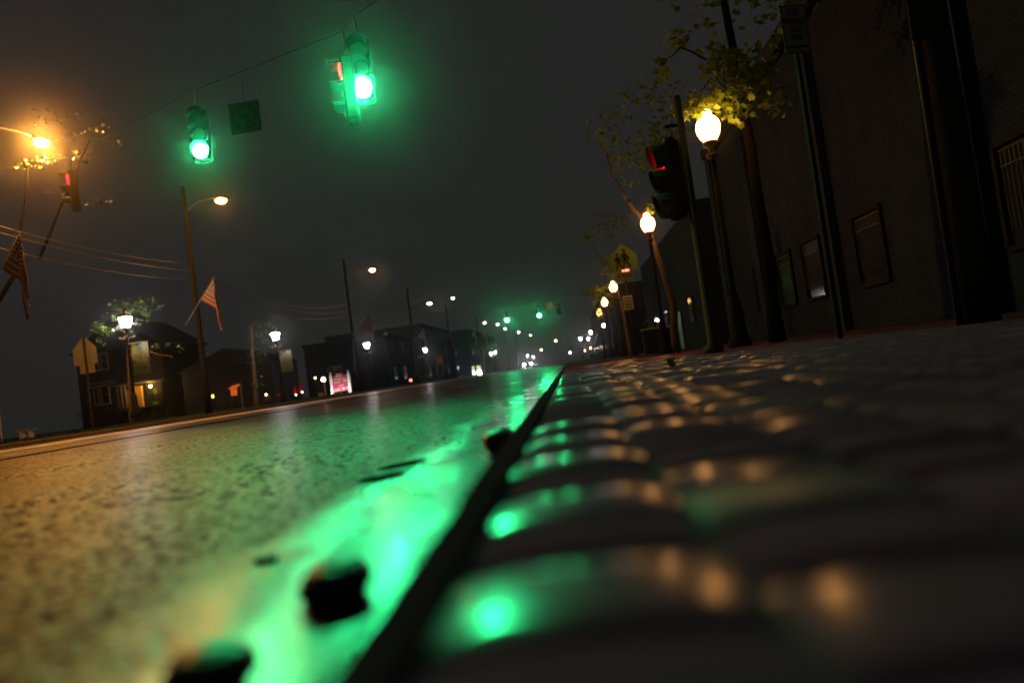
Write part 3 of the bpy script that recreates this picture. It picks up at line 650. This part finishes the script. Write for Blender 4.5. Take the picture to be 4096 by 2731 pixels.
# far-side trees
p = LP[0].location
tree('vine_tree', 'twisted branches and green leaves wrapped round the nearest far lantern', (p.x - .55, p.y + .5, -.01), [(p.x - .55, p.y + .5, -.01), (p.x - .35, p.y + .35, 1.6), (p.x - .15, p.y + .2, 3.0)],
     [([pt(530, 1425, 24.1), pt(527, 1400, 24.1), pt(520, 1375, 24.0)], .022), ([pt(500, 1330, 24.3), pt(480, 1312, 23.8), pt(455, 1313, 23.7), pt(440, 1328, 23.7), pt(415, 1330, 23.8)], .022), ([pt(512, 1290, 24.3), pt(545, 1297, 23.9), pt(565, 1290, 23.8)], .012), ([pt(602, 1405, 24), pt(630, 1420, 24), pt(655, 1419, 24), pt(672, 1423, 24), pt(690, 1432, 24)], .012),
      ([pt(505, 1340, 24.0), pt(498, 1355, 23.8), pt(485, 1361, 23.8)], .014), ([pt(600, 1398, 24), pt(622, 1393, 24), pt(645, 1384, 24)], .01)],
     [(pt(472, 1312, 23.8), .14, 20, (1.3, 1, .8)), (pt(425, 1328, 23.8), .22, 34, (1.2, 1, .8)), (pt(395, 1310, 24.0), .28, 36, (1, 1, 1)), (pt(530, 1322, 23.75), .10, 9, (1.2, 1, .8)), (pt(562, 1299, 23.7), .06, 4, (1.5, 1, .8)), (pt(458, 1272, 24), .12, 8, (1.3, 1, .7)), (pt(620, 1380, 24), .12, 9, (1.4, 1, .8)), (pt(670, 1378, 24.2), .1, 8, (1, 1, 1.2)), (pt(722, 1392, 24.4), .17, 16, (1, 1, 1)), (pt(532, 1440, 24), .06, 5, (1, 1, 1.2)), (pt(405, 1365, 24), .18, 10, (1, 1, 1)), ((p.x - .2, p.y + .9, 4.4), .9, 160, (1.3, 1, .6))], leafd, 'trees on the far side of the street', r0=.07, seed=9, lsize=.12, wd=mat('vine_wood', (.35, .18, .07), .7))
glossy = mat('glossy_leaf', (.05, .07, .02), .18, var=.4, scale=3)
tree('roadside_tree', 'dark tree with tiny glints around the left sodium lamp', (-21.5, 22.5, -.01), [(-21.5, 22.5, -.01), (-21.2, 22.4, 3), (-17.6, 21.6, 6.2)],
     [([(-18.2, 21.75, 5.66), pt(110, 660, 20.3), pt(70, 650, 20)], .05), ([(-17.2, 21.6, 6.0), pt(320, 640, 20), pt(360, 560, 20)], .05)],
     [(pt(110, 655, 19.9), .55, 55, (1.7, 1, .4)), (pt(200, 630, 20.3), .3, 20, (1.3, 1, .5)), (pt(320, 620, 20), .38, 36, (.8, 1, 1.3)), (pt(420, 560, 20.4), .4, 16, (1.3, 1, .8)), (pt(220, 780, 20), .35, 8, (1.5, 1, .5)), (pt(400, 810, 20), .4, 8, (1.4, 1, .4)), (pt(240, 480, 21.5), 1.2, 90, (1.5, 1, .7))], glossy, 'trees on the far side of the street', r0=.13, seed=10, lsize=.11, wd=shadebark)
tree('roadside_tree', 'dark tree behind the second lantern post with few lit leaves', (-17.6, 37, -.01), [(-17.6, 37, -.01), (-17.5, 37, 2.5), (-17.3, 36.8, 4.5)], [([(-17.4, 36.9, 3.5), pt(1015, 1370, 36.5)], .04), ([(-17.4, 36.9, 3.9), pt(1000, 1430, 36.5)], .03)],
     [(pt(1020, 1400, 36.6), .8, 70, (.8, 1, 1.3)), (pt(1060, 1330, 37.5), 1.1, 160, (1.2, 1, .8)), (pt(1030, 1530, 36.5), .5, 24, (.7, 1, 1.3))], leafd, 'trees on the far side of the street', seed=12, lsize=.13)
tree('roadside_tree', 'far tree with a green-lit clump by the twin distant lanterns', (-16.2, 131, -.01), [(-16.2, 131, -.01), (-16.1, 131, 2.5), (-15.9, 131, 4.2)], [([(-16, 131, 3.4), pt(1984, 1420, 129.5)], .05)],
     [(pt(1985, 1420, 130), .7, 60, (1, 1, 1.1)), (pt(1975, 1395, 132.5), 1.5, 150, (1.2, 1, .8))], leafd, 'trees on the far side of the street', seed=13, lsize=.22)

# ------------------------------------------------------------------ far-side furniture
p = pt(110, 1750, 38); t = thing('bench', 'small pale stone bench on the lawn at far left', 'bench', (p.x, p.y, -.02), rz=R(4))
MB().box((0, 0, .46), (1.02, .42, .09), bev=.015).build('seat', mat('bench_slab', (.38, .35, .26), .8, bump=.3), t)
for s, k in ((-.27, 1), (.24, -1)):
    MB().prism([(s - .08, 0), (s + .10, 0), (s + .06, .12), (s + .05, .28), (s + .08, .415), (s - .08, .415), (s - .05, .28), (s - .06, .1)], -.17, .17).build('leg', mat('pale_bench_leg', (.68, .66, .52), .7), t)
p = pt(7, 1765, 17.0); o = MB().lathe([(.022, 0), (.022, 1.0)], 8).build('marker_stake', whitep); o.location = (p.x, p.y, -.01); tag(o, 'thin pale stake in the verge at the left edge', 'stake')

# maroon monument sign
p = pt(1360, 1520, 54); px_ = 54 / FPX; t = thing('monument_sign', 'maroon board with white lettering between two bright white posts', 'sign', (p.x, p.y, -.02))
MB().box((0, 0, .84), (1.30, .06, 1.15)).box((0, -.0, 1.48), (.9, .06, .14)).box((0, 0, 1.63), (.5, .06, .16)).build('board', mat('maroon_board', (.30, .03, .055), .6), t)
for s in (-.74, .74):
    q = MB().box((s, 0, .80), (.19, .19, 1.64), bev=.015).build('sign_post', whitep, t)
    MB().lathe([(.075, 1.62), (.10, 1.65), (.05, 1.70), (.085, 1.78), (.06, 1.86), (.01, 1.90)], 12, c=(s, 0, 0)).build('finial', mat('verdigris', (.35, .5, .42), .5), q, True)
mb = MB(); rnd = random.Random(4)
for (x, z, w, h) in ((-.12, 1.66, .32, .07), (-.1, 1.50, .52, .08), (-.2, 1.26, .62, .10), (.28, 1.24, .3, .05), (-.24, 1.03, .58, .09), (.40, 1.07, .3, .12), (.10, .74, .46, .09), (.34, .46, .48, .16), (-.26, .42, .4, .10)):
    n = max(3, int(w / (h * .75))); cw = w / n
    for i in range(n):
        if rnd.random() < .08: continue
        cx = x - w / 2 + cw * (i + .5); a = rnd.choice((0, 1, 2))
        mb.box((cx - cw * .28, -.034, z), (cw * .2, .012, h)); 
        if a != 1: mb.box((cx + cw * .22, -.034, z), (cw * .2, .012, h))
        if a != 2: mb.box((cx, -.035, z + h * .4), (cw * .7, .012, h * .2))
        mb.box((cx, -.036, z - (h * .4 if a else 0)), (cw * .7, .012, h * .2))
mb.build('lettering', mat('white_letter', (.8, .78, .7), .5), t)
MB().ball((-.18, -.42, 0.06), .02, 6, 4).build('ground_stub', black, t)
for k, s in enumerate((-.5, .5)):
    q = thing('ground_floodlight', ('left', 'right')[k] + ' small floodlight in the grass before the maroon sign', 'floodlight', (p.x + s, p.y - .75, .0), 'floodlights before the maroon sign')
    MB().lathe([(.05, 0), (.06, .05), (.08, .10), (.08, .14)], 10, rot=Euler((R(-42), 0, 0)).to_matrix()).build('housing', black, q)
    MB().lathe([(.062, .142), (.062, .150)], 10, rot=Euler((R(-42), 0, 0)).to_matrix()).build('lens', L_FLOOD, q)
p = pt(1302, 1574, 52); t = thing('post_light', 'short pale post light with a glowing round globe left of the maroon sign', 'post light', (p.x, p.y, -.02))
MB().lathe([(.085, 0), (.075, .1), (.075, 1.12), (.10, 1.16), (.10, 1.2)], 10).build('post', mat('tan_post', (.42, .34, .18), .7), t, True)
MB().ball((-.03, 0, 1.35), .17, 14, 9).build('globe', mat('pinkish_globe_glow', (.8, .8, .8), .4, emit=(1, .62, .6), strength=14), t, True)
p = pt(1283, 1578, 51.5); o = MB().box((0, 0, .17), (.36, .22, .34), bev=.02).box((0, -.115, .22), (.2, .012, .12)).build('utility_box', mat('tan_box', (.4, .32, .16), .7)); o.location = (p.x, p.y, -.02); tag(o, 'small tan utility box at the foot of the post light', 'utility box')

# folded umbrellas and cafe bits
ured = mat('red_canvas', (.55, .01, .03), .6)
for (px, py, d, hh, lb) in ((1203, 1545, 60, 1.0, 'taller folded red patio umbrella, brightest of the three'), (1178, 1556, 60, .65, 'middle folded red patio umbrella, smaller and dimmer'), (1116, 1576, 61, .34, 'smallest red folded umbrella, at the left end of the patio')):
    p = pt(px, py, d); t = thing('patio_umbrella', lb, 'umbrella', (p.x, p.y, -.02), 'folded red patio umbrellas')
    zt = p.z + hh / 2
    MB().lathe([(.03, 0), (.03, zt + .08)], 8).build('pole', steel, t, True)
    n = 16; mb = MB(); prof = [(.13, -hh * .5), (.17, -hh * .3), (.13, 0), (.08, hh * .3), (.02, hh * .5)]
    mb.lathe(prof, n, (0, 0, p.z)); mb.v = [(x * (1.2 if k % 2 else .75), y * (1.2 if k % 2 else .75), z) for k, (x, y, z) in enumerate(mb.v)]
    mb.build('canopy', ured, t, True)
    MB().lathe([(.22, 0), (.22, .06), (.05, .1)], 12).build('base', black, t)
    q = thing('string_lamp', 'small warm lamp at the foot of the ' + lb.split(',')[0].replace(' folded red patio', ' red'), 'lamp', pt(px + 6, py + 22, d - .35) , 'small warm lamps at the umbrellas'); MB().ball((0, 0, 0), .05, 8, 6).build('bulb', mat('small_bulb_glow', (.8, .8, .8), .4, emit=(1, .7, .45), strength=26), q, True); MB().lathe([(.015, -.5), (.02, -.05)], 6).build('stem', black, q)
# cafe storefront; orange light on panel and awning given as self-glow
p = pt(925, 1555, 62); t = thing('cafe_building', 'dark low cafe front with one self-glowing orange panel', 'building', (p.x, p.y + .5, -.02))
wallm = mat('dark_clapboard', (.055, .065, .085), .85, bump=.3, scale=6)
MB().box((-.5, 3, 2.0), (9, 6, 4.0)).build('wall', wallm, t)
MB().prism([(-5.3, 4.0), (4.3, 4.0), (-.5, 5.8)], -.3, 6.3).build('roof', mat('roof_shingle', (.06, .065, .07), .95), t)
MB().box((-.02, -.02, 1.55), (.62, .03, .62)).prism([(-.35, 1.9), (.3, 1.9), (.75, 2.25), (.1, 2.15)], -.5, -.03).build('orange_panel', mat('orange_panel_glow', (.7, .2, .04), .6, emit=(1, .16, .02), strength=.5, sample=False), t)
for x in (-1.3, -.35, .35): MB().box((x, -.03, .75), (.5, .05, .75)).box((x, -.06, .75), (.06, .02, .7)).build('window', mat('dim_glass', (.10, .13, .11), .15), t)
MB().lathe([(.08, 0), (.08, 2.2)], 8, c=(.98, -.6, 0)).build('porch_column', mat('grey_green_paint', (.35, .40, .35), .7), t)
q = thing('wall_lantern', 'small orange lantern at the left end of the cafe front', 'lamp', pt(851, 1585, 61.4)); MB().lathe([(.05, -.14), (.09, -.1), (.09, .1), (.05, .16)], 8).build('glass', mat('amber_glow', (.8, .5, .2), .4, emit=(1, .55, .12), strength=5, sample=False), q); MB().lathe([(.11, .16), (.02, .26)], 8).build('cap', black, q)
# planter with lit flowers
p = pt(1068, 1590, 58); t = thing('flower_planter', 'planter of small lit flowers left of the red umbrellas', 'planter', (p.x, p.y, -.02))
MB().lathe([(.28, 0), (.36, .34), (.38, .36), (.33, .36)], 12).build('pot', mat('pot_clay', (.15, .09, .06), .8), t, True)
cm = MB(); cluster(cm, (0, 0, .55), .42, 60, .13, random.Random(3)); cm.build('foliage', leafd, t)
cm = MB(); cluster(cm, (.05, -.15, .6), .35, 16, .12, random.Random(6)); cm.build('flowers', mat('flower_petal', (.75, .5, .35), .6), t)
q = thing('string_lamp', 'warm bulb among the planter flowers', 'lamp', pt(1064, 1578, 57.4)); MB().ball((0, 0, 0), .07, 8, 6).build('bulb', mat('flower_bulb_glow', (.8, .8, .8), .4, emit=(1, .75, .5), strength=20), q, True); MB().lathe([(.012, -.4), (.015, -.06)], 6).build('stem', black, q)

# house with porch at far left
HY = 62.0
def hx(px, py): return pt(px, py, HY)
hb = hx(540, 1650); t = thing('house', 'two storey house with bay window and ochre lit porch wall behind the far lantern', 'house', (hb.x, HY, -.02))
def H(px, py): q = hx(px, py); return q.x - hb.x, q.z + .02
hw = mat('grey_siding', (.05, .055, .06), .8, bump=.25, scale=5); trim = mat('pale_trim', (.36, .36, .30), .7)
MB().box((-1.2, 4.2, 3.6), (8.6, 8, 7.2)).build('wall', hw, t)
MB().prism([(-5.9, 7.2), (3.5, 7.2), (-1.2, 10.2)], -.2, 8.6).build('roof', mat('roof_shingle'), t)
bx, bz = H(440, 1560); bay = MB().prism([(bx - 1.15, .3), (bx + 1.15, .3), (bx + 1.15, 6.6), (bx - 1.15, 6.6)], -.75, .3).build('bay', hw, t)
def win(cx, cz, w, h, y=-.76):
    f = MB()
    for (a, b, c, d) in ((0, h / 2, w + .2, .12), (0, -h / 2, w + .26, .12), (-w / 2, 0, .11, h), (w / 2, 0, .11, h), (0, 0, w, .05)): f.box((cx + a, y - .03, cz + b), (c, .08, d))
    fo = f.build('window', trim, t); MB().box((cx, y - .005, cz), (w, .02, h)).build('pane', mat('dark_glass', (.015, .015, .015), .08), fo)
a = H(450, 1452); win(bx + .32, a[1] + .2, .62, 1.5); win(bx - .55, a[1] + .2, .5, 1.5)
a = H(437, 1578); win(bx + .05, a[1], .78, 1.7); win(bx - .85, a[1], .4, 1.7)
a = H(440, 1527); MB().box((bx, -.82, a[1]), (2.6, .2, .09)).build('cornice', trim, t)
a = H(440, 1540); MB().box((bx, -.84, a[1] - .02), (2.6, .24, .13)).build('cornice', trim, t)
a = H(455, 1533); MB().box((bx + .4, -.77, a[1]), (1.2, .03, .2)).build('brick_band', mat('reddish_band', (.3, .12, .07), .8), t)
# porch
a = H(562, 1585); pz = a[1]
MB().box((a[0], -.25, pz), (.78, .2, 2.0)).build('porch_wall', mat('ochre_plaster', (.75, .42, .05), .8, var=.3, scale=3), t)
MB().box((a[0] + 1.42, -.08, pz), (2.0, .12, 2.2)).build('porch_shade_panel', mat('shade_panel_black', (.012, .012, .010), .95, spec=.05), t)  # added dark panel, keeps the wall behind the porch lamp looking shaded
MB().box((a[0] + .6, -1.4, pz - 1.08), (3.6, 2.6, .14)).build('porch_floor', mat('porch_boards', (.12, .1, .08), .8), t)
MB().box((a[0] + .6, -1.4, pz + 1.28), (3.8, 2.8, .16)).build('porch_roof', mat('porch_roof_paint', (.12, .11, .09), .8), t)
for px in (503, 517, 533, 640): 
    c = H(px, 1590); MB().lathe([(.07, 0), (.06, .1), (.06, 2.1), (.09, 2.2)], 10, c=(c[0], -1.9 if px == 640 else -.5, pz - 1.02)).build('porch_column', trim if px != 640 else mat('dark_trim', (.1, .09, .07), .7), t, True)
c = H(516, 1592); MB().box((c[0], -.24, pz - .1), (.34, .08, 1.7)).build('door', mat('ochre_door', (.42, .26, .06), .7), t)
q = thing('porch_lamp', 'bright bare porch lamp beside the ochre wall, over the lit bush', 'lamp', pt(601, 1545, 61.2)); MB().ball((0, 0, 0), .07, 10, 7).build('bulb', L_PORCH, q, True); MB().lathe([(.03, .07), (.03, .22)], 8).build('socket', black, q)
q = thing('porch_lamp', 'smaller porch lamp over the narrow door of the house', 'lamp', pt(516, 1556, 61.2)); MB().ball((0, 0, 0), .05, 10, 7).build('bulb', mat('dim_porch_glow', (.8, .8, .8), .3, emit=(1, .55, .15), strength=70), q, True); MB().lathe([(.03, .05), (.03, .2)], 8).build('socket', black, q)
def bush(label, cl, m, seed, lsize=.12):
    c0 = Vector(cl[0][0]); t = thing('bush', label, 'bush', (c0.x, c0.y, -.02)); rnd = random.Random(seed); cm = MB(); st = MB()
    for (c, r, n, sq) in cl:
        cluster(cm, Vector(c) - Vector((c0.x, c0.y, -.02)), r, n, lsize, rnd, sq); e = Vector(c) - Vector((c0.x, c0.y, -.02)); st.tube([(0, 0, 0), e * .5 + Vector((.05, 0, .1)), e], [.03, .02, .008], 6)
    st.build('stems', bark, t); cm.build('foliage', m, t)
bush('bush lit yellow green by the porch lamp', [(pt(627, 1612, 61.35), .38, 90, (1, .5, .6)), (pt(622, 1568, 61.4), .30, 40, (1, .5, 1)), (pt(617, 1640, 61.2), .35, 40, (.8, .6, 1)), (pt(606, 1530, 61.3), .3, 24, (1.4, .6, .4))], leafm, 21)
bush('dark hedge in front of the house bay', [(pt(430, 1640, 59), .9, 260, (1.8, 1, .55)), (pt(520, 1640, 59.2), .9, 260, (1.6, 1, .55)), (pt(350, 1665, 58.5), .9, 200, (1.6, 1, .5))], mat('dark_hedge_leaf', (.03, .04, .02), .7), 22)
bush('bushy plant growing behind the maroon sign', [(pt(1330, 1480, 54.6), .55, 70, (1.1, 1, .9)), (pt(1362, 1462, 54.8), .4, 40, (1, 1, .8))], leafd, 23)

# flowers and box near the fourth lantern
bush('low shrub with small green tips near the green street name sign', [(pt(1715, 1500, 72), .5, 60, (1.2, 1, .7)), (pt(1665, 1498, 72), .4, 30, (1, 1, .8))], leafd, 24)
p = pt(1643, 1520, 62); t = thing('marker_light', 'low post with a glowing red lamp at the far kerb', 'marker lamp', (p.x, p.y, -.02)); zt = p.z + .02
MB().lathe([(.06, 0), (.05, zt - .1)], 10).build('post', black, t); MB().ball((0, 0, zt), .13, 12, 8).build('lamp', L_REDS, t, True)
# pillars lit from beneath, that light given by glowing panels
for (px, py, w, h, g, lb) in ((1916, 1480, .62, 1.5, 16, 'bright white self-glowing cabinet in the distance, right of the pair'), (1894, 1481, .36, 1.35, 6, 'narrower yellowish self-glowing cabinet in the distance, left of the pair')):
    p = pt(px, py, 108); t = thing('glow_pillar', lb, 'pillar', (p.x, p.y, -.02), 'glowing pillars in the distance'); z = p.z
    MB().box((0, .2, z), (w + .08, .4, h + .1), bev=.03).build('body', mat('tan_box'), t)
    MB().box((0, -.012, z - h * .26), (w, .02, h * .46)).build('lower_panel', mat('pillar_glow%d' % g, (.8, .8, .8), .4, emit=(1, 1, .9), strength=g, sample=False), t)
    MB().box((0, -.012, z + h * .24), (w, .02, h * .48)).build('upper_panel', mat('pillar_dim_glow%d' % g, (.8, .8, .7), .4, emit=(.72, .9, .5), strength=.9, sample=False), t)
    MB().box((0, .2, (z - h / 2) / 2 - .02), (w, .3, max(.04, z - h / 2))).build('plinth', black, t)

# oncoming car
p = pt(2111, 1455, 141); t = thing('car', 'oncoming car far down the street with two bright headlights', 'car', (p.x, p.y, road_z(p.x)))
body = mat('dark_car_paint', (.03, .03, .035), .25)
MB().prism([(-.88, .28), (.88, .28), (.9, .8), (.84, .95), (-.84, .95), (-.9, .8)], 0, 4.3).build('body', body, t)
MB().add([(-.78, 1.0, .95), (.78, 1.0, .95), (.78, 3.6, .95), (-.78, 3.6, .95), (-.6, 1.7, 1.45), (.6, 1.7, 1.45), (.6, 3.1, 1.45), (-.6, 3.1, 1.45)], [(0, 1, 5, 4), (1, 2, 6, 5), (2, 3, 7, 6), (3, 0, 4, 7), (4, 5, 6, 7)]).build('cabin', mat('dark_glass'), t)
for s in (-.72, .72):
    MB().lathe([(.17, 0), (.13, .03), (.01, .05)], 12, c=(s, -.02, .78), rot=Euler((R(90), 0, 0)).to_matrix()).build('headlight', L_HEAD, t, True)
for x in (-.8, .8):
    for y in (.8, 3.4): MB().lathe([(.31, -.1), (.32, 0), (.31, .1)], 16, c=(x, y, .32), rot=Euler((0, R(90), 0)).to_matrix()).build('wheel', black, t, True)

# ------------------------------------------------------------------ near-side buildings
def wall_mat():
    m = mat('blue_grey_front', (.024, .04, .09), .95, spec=.05, scale=1.3, var=.45); nt = m.node_tree; N = nt.nodes; Lk = nt.links; b = N['Principled BSDF']
    g = N.new('ShaderNodeNewGeometry'); sp = N.new('ShaderNodeSeparateXYZ'); Lk.new(g.outputs['Position'], sp.inputs[0])
    ad = N.new('ShaderNodeMath'); Lk.new(sp.outputs['X'], ad.inputs[0]); Lk.new(sp.outputs['Y'], ad.inputs[1]); cb = N.new('ShaderNodeCombineXYZ'); Lk.new(ad.outputs[0], cb.inputs[0]); Lk.new(sp.outputs['Z'], cb.inputs[1])
    br = N.new('ShaderNodeTexBrick'); br.inputs['Scale'].default_value = 1.; br.inputs['Brick Width'].default_value = .22; br.inputs['Row Height'].default_value = .075; br.inputs['Mortar Size'].default_value = .012; Lk.new(cb.outputs[0], br.inputs['Vector'])
    br.inputs['Color1'].default_value = (1, 1, 1, 1); br.inputs['Color2'].default_value = (.78, .78, .78, 1); br.inputs['Mortar'].default_value = (.62, .62, .62, 1)
    old = b.inputs['Base Color'].links[0].from_socket; mu = N.new('ShaderNodeMix'); mu.data_type = 'RGBA'; mu.blend_type = 'MULTIPLY'; mu.inputs['Factor'].default_value = 1
    Lk.new(old, mu.inputs['A']); Lk.new(br.outputs['Color'], mu.inputs['B']); Lk.new(mu.outputs['Result'], b.inputs['Base Color'])
    bp = N.new('ShaderNodeBump'); bp.invert = True; bp.inputs['Distance'].default_value = .01; Lk.new(br.outputs['Fac'], bp.inputs['Height']); Lk.new(bp.outputs['Normal'], b.inputs['Normal']); return m
bm = wall_mat()
t = thing('shop_building', 'dark shop front along the right sidewalk with blinds in its windows', 'building', (6.5, 16, -.01))
MB().box((4, 0, 4), (8, 22, 8)).build('wall', bm, t)
for y in (-11, -5.2, .4, 6.2, 10.8): MB().box((-.09, y, 4), (.18, .6, 8)).build('pilaster', mat('pilaster_stone', (.022, .037, .08), .9, spec=.05), t)
MB().box((-.15, 0, 7.4), (.3, 22, .35)).build('cornice', mat('pilaster_stone'), t)
slat = mat('blind_slat', (.05, .05, .05), .7)
for y in (9.65, 14.6, 17.9, 20.1, 22.6):
    yy = y - 16; f = MB()
    for (a, b, c, d) in ((0, .75, 1.3, .08), (0, -.75, 1.3, .08), (-.65, 0, .08, 1.5), (.65, 0, .08, 1.5)): f.box((-.03, yy + a, 1.65 + b), (.08, c, d))
    w = f.build('window', mat('window_frame_dark', (.02, .02, .02), .9, spec=.1), t)
    MB().box((-.008, yy, 1.65), (.012, 1.24, 1.44)).build('pane', mat('dark_glass'), w)
    s = MB(); s.box((-.022, yy, 2.30), (.012, 1.16, .02)).box((-.022, yy, 2.07), (.012, 1.16, .02))
    for k in range(12): s.box((-.02, yy - .55 + k * .1, 2.185), (.008, .022, .22)); s.box((-.02, yy - .55 + k * .1, 1.6), (.006, .012, .9))
    s.build('blind', slat, w)
t = thing('brick_house', 'dark far brick house on the right behind the leaning tree', 'building', (6.9, 45, -.01))
MB().box((4, 0, 3.5), (8, 24, 7)).build('wall', bm, t)
MB().box((-.06, -4, 1.1), (.12, 1.1, 2.2)).build('door', mat('dark_door', (.04, .03, .03), .5), t)
for y in (-8, 1, 6): 
    w = MB().box((-.04, y, 2), (.08, 1.2, 1.5)).build('window', mat('window_frame_dark'), t); MB().box((-.085, y, 2), (.012, 1.0, 1.3)).build('pane', mat('dark_glass'), w)
p = pt(2628, 1280, 46.5); q = thing('wall_lamp', 'small purplish white wall lamp on the dark right building', 'lamp', p); MB().ball((0, 0, 0), .13, 12, 8).build('globe', mat('cool_lamp_glow', (.8, .8, .8), .4, emit=(.8, .6, 1), strength=12), q, True); MB().tube([(0, 0, .12), (0.0, 0, .2), (6.86 - p.x, 0, .2)], .02, 6).build('bracket', black, q)
p = pt(2630, 1309, 29); t = thing('planter_wall', 'low brick planter with pale coping catching brown light on the right sidewalk', 'planter', (p.x, p.y, -.01))
MB().box((0, .3, p.z / 2 - .03), (1.25, .6, p.z - .06)).build('wall', bm, t); MB().box((0, .3, p.z - .02), (1.35, .7, .07), bev=.02).build('coping', mat('pale_coping', (.35, .27, .18), .7), t)
cm = MB(); cluster(cm, (-.1, .3, p.z + .22), .45, 120, .1, random.Random(8), (1.2, .6, .5)); cm.build('foliage', leafd, t)
# small far lights on the right side
for (px, py, d, r, m, lb) in ((2415, 1302, 80, .19, L_FAR, 'single white wall light right of the distant lantern cluster'), (2362, 1392, 130, .15, L_FARW, 'faint warm light low beyond the near side lanterns'), (2340, 1402, 140, .12, L_FARW, 'tiny yellow light lowest beyond the near side lanterns'),
                              (2223, 1363, 240, .35, L_FARW, 'tiny yellow light alone above the end of the street'), (2165, 1399, 240, .3, L_FARW, 'tiny dim yellow light between headlights and far signals'), (1260, 1511, 58, .07, L_FARW, 'tiny warm lamp on a stem between the umbrellas and post light')):
    p = pt(px, py, d); q = thing('pole_lamp', lb, 'lamp', (p.x, p.y, -.02)); MB().ball((0, 0, p.z + .02), r, 10, 7).build('globe', m, q, True); MB().lathe([(.05, 0), (.035, p.z - r * .9)], 8).build('post', black, q)
# far background rows of buildings
for (x, y, w, l, h, lb, s) in ((-27, 112, 14, 34, 8, 'dark brick block far down the left side', 1), (-24, 160, 10, 50, 9, 'dark flat roofed row farther down the left side', 1), (9.5, 110, 8, 60, 8, 'dark row of shops far down the right side', -1), (-26, 86, 10, 14, 6, 'dark gabled shop beyond the maroon sign', 1)):
    t = thing('shop_row', lb, 'building', (x, y, -.02)); MB().box((0, 0, h / 2), (w, l, h)).build('wall', bm, t); MB().box((0, 0, h + .15), (w + .3, l + .3, .3)).build('parapet', mat('pilaster_stone'), t)
    for k in range(int(l / 5)):
        for z in (1.6, 4.8): 
            wv = MB().box((s * (w / 2 + .03), -l / 2 + 2.5 + k * 5, z), (.07, 1.6, 1.7)).build('window', mat('window_frame_dark'), t); MB().box((s * (w / 2 + .07), -l / 2 + 2.5 + k * 5, z), (.012, 1.4, 1.5)).build('pane', mat('dark_glass'), wv)

# ------------------------------------------------------------------ mist added for lamp halos, and sky
w = bpy.data.worlds.new("World"); scene.world = w; w.use_nodes = True
bg = w.node_tree.nodes['Background']; bg.inputs['Color'].default_value = (1, 1, .985, 1); bg.inputs['Strength'].default_value = .0168
hz = MB().box((-60, 160, 12), (420, 420, 27)).build('haze', None) if False else None
mb = MB().box((-45, 150, 14.2), (300, 340, 31)); hz = mb.build('haze', bpy.data.materials.new('halo_mist')); tag(hz, 'thin mist added along the street to give the lamps halos', 'haze', kind='stuff')
m = hz.data.materials[0]; m.use_nodes = True; nt = m.node_tree; nt.nodes.remove(nt.nodes['Principled BSDF']); pv = nt.nodes.new('ShaderNodeVolumePrincipled')
pv.inputs['Color'].default_value = (.9, .9, .9, 1); pv.inputs['Density'].default_value = .0008; pv.inputs['Anisotropy'].default_value = .97
nt.links.new(pv.outputs[0], nt.nodes['Material Output'].inputs['Volume'])

# ------------------------------------------------------------------ render settings
vs = scene.view_settings; vs.view_transform = 'Standard'; vs.look = 'None'; vs.gamma = 1; vs.exposure = 0; vs.use_curve_mapping = False
scene.render.engine = 'CYCLES'; c = scene.cycles
c.use_denoising = True; c.max_bounces = 4; c.diffuse_bounces = 2; c.glossy_bounces = 3; c.transmission_bounces = 2; c.volume_bounces = 0; c.transparent_max_bounces = 4
c.caustics_reflective = False; c.caustics_refractive = False; c.sample_clamp_indirect = 4; c.use_light_tree = True; c.blur_glossy = .5
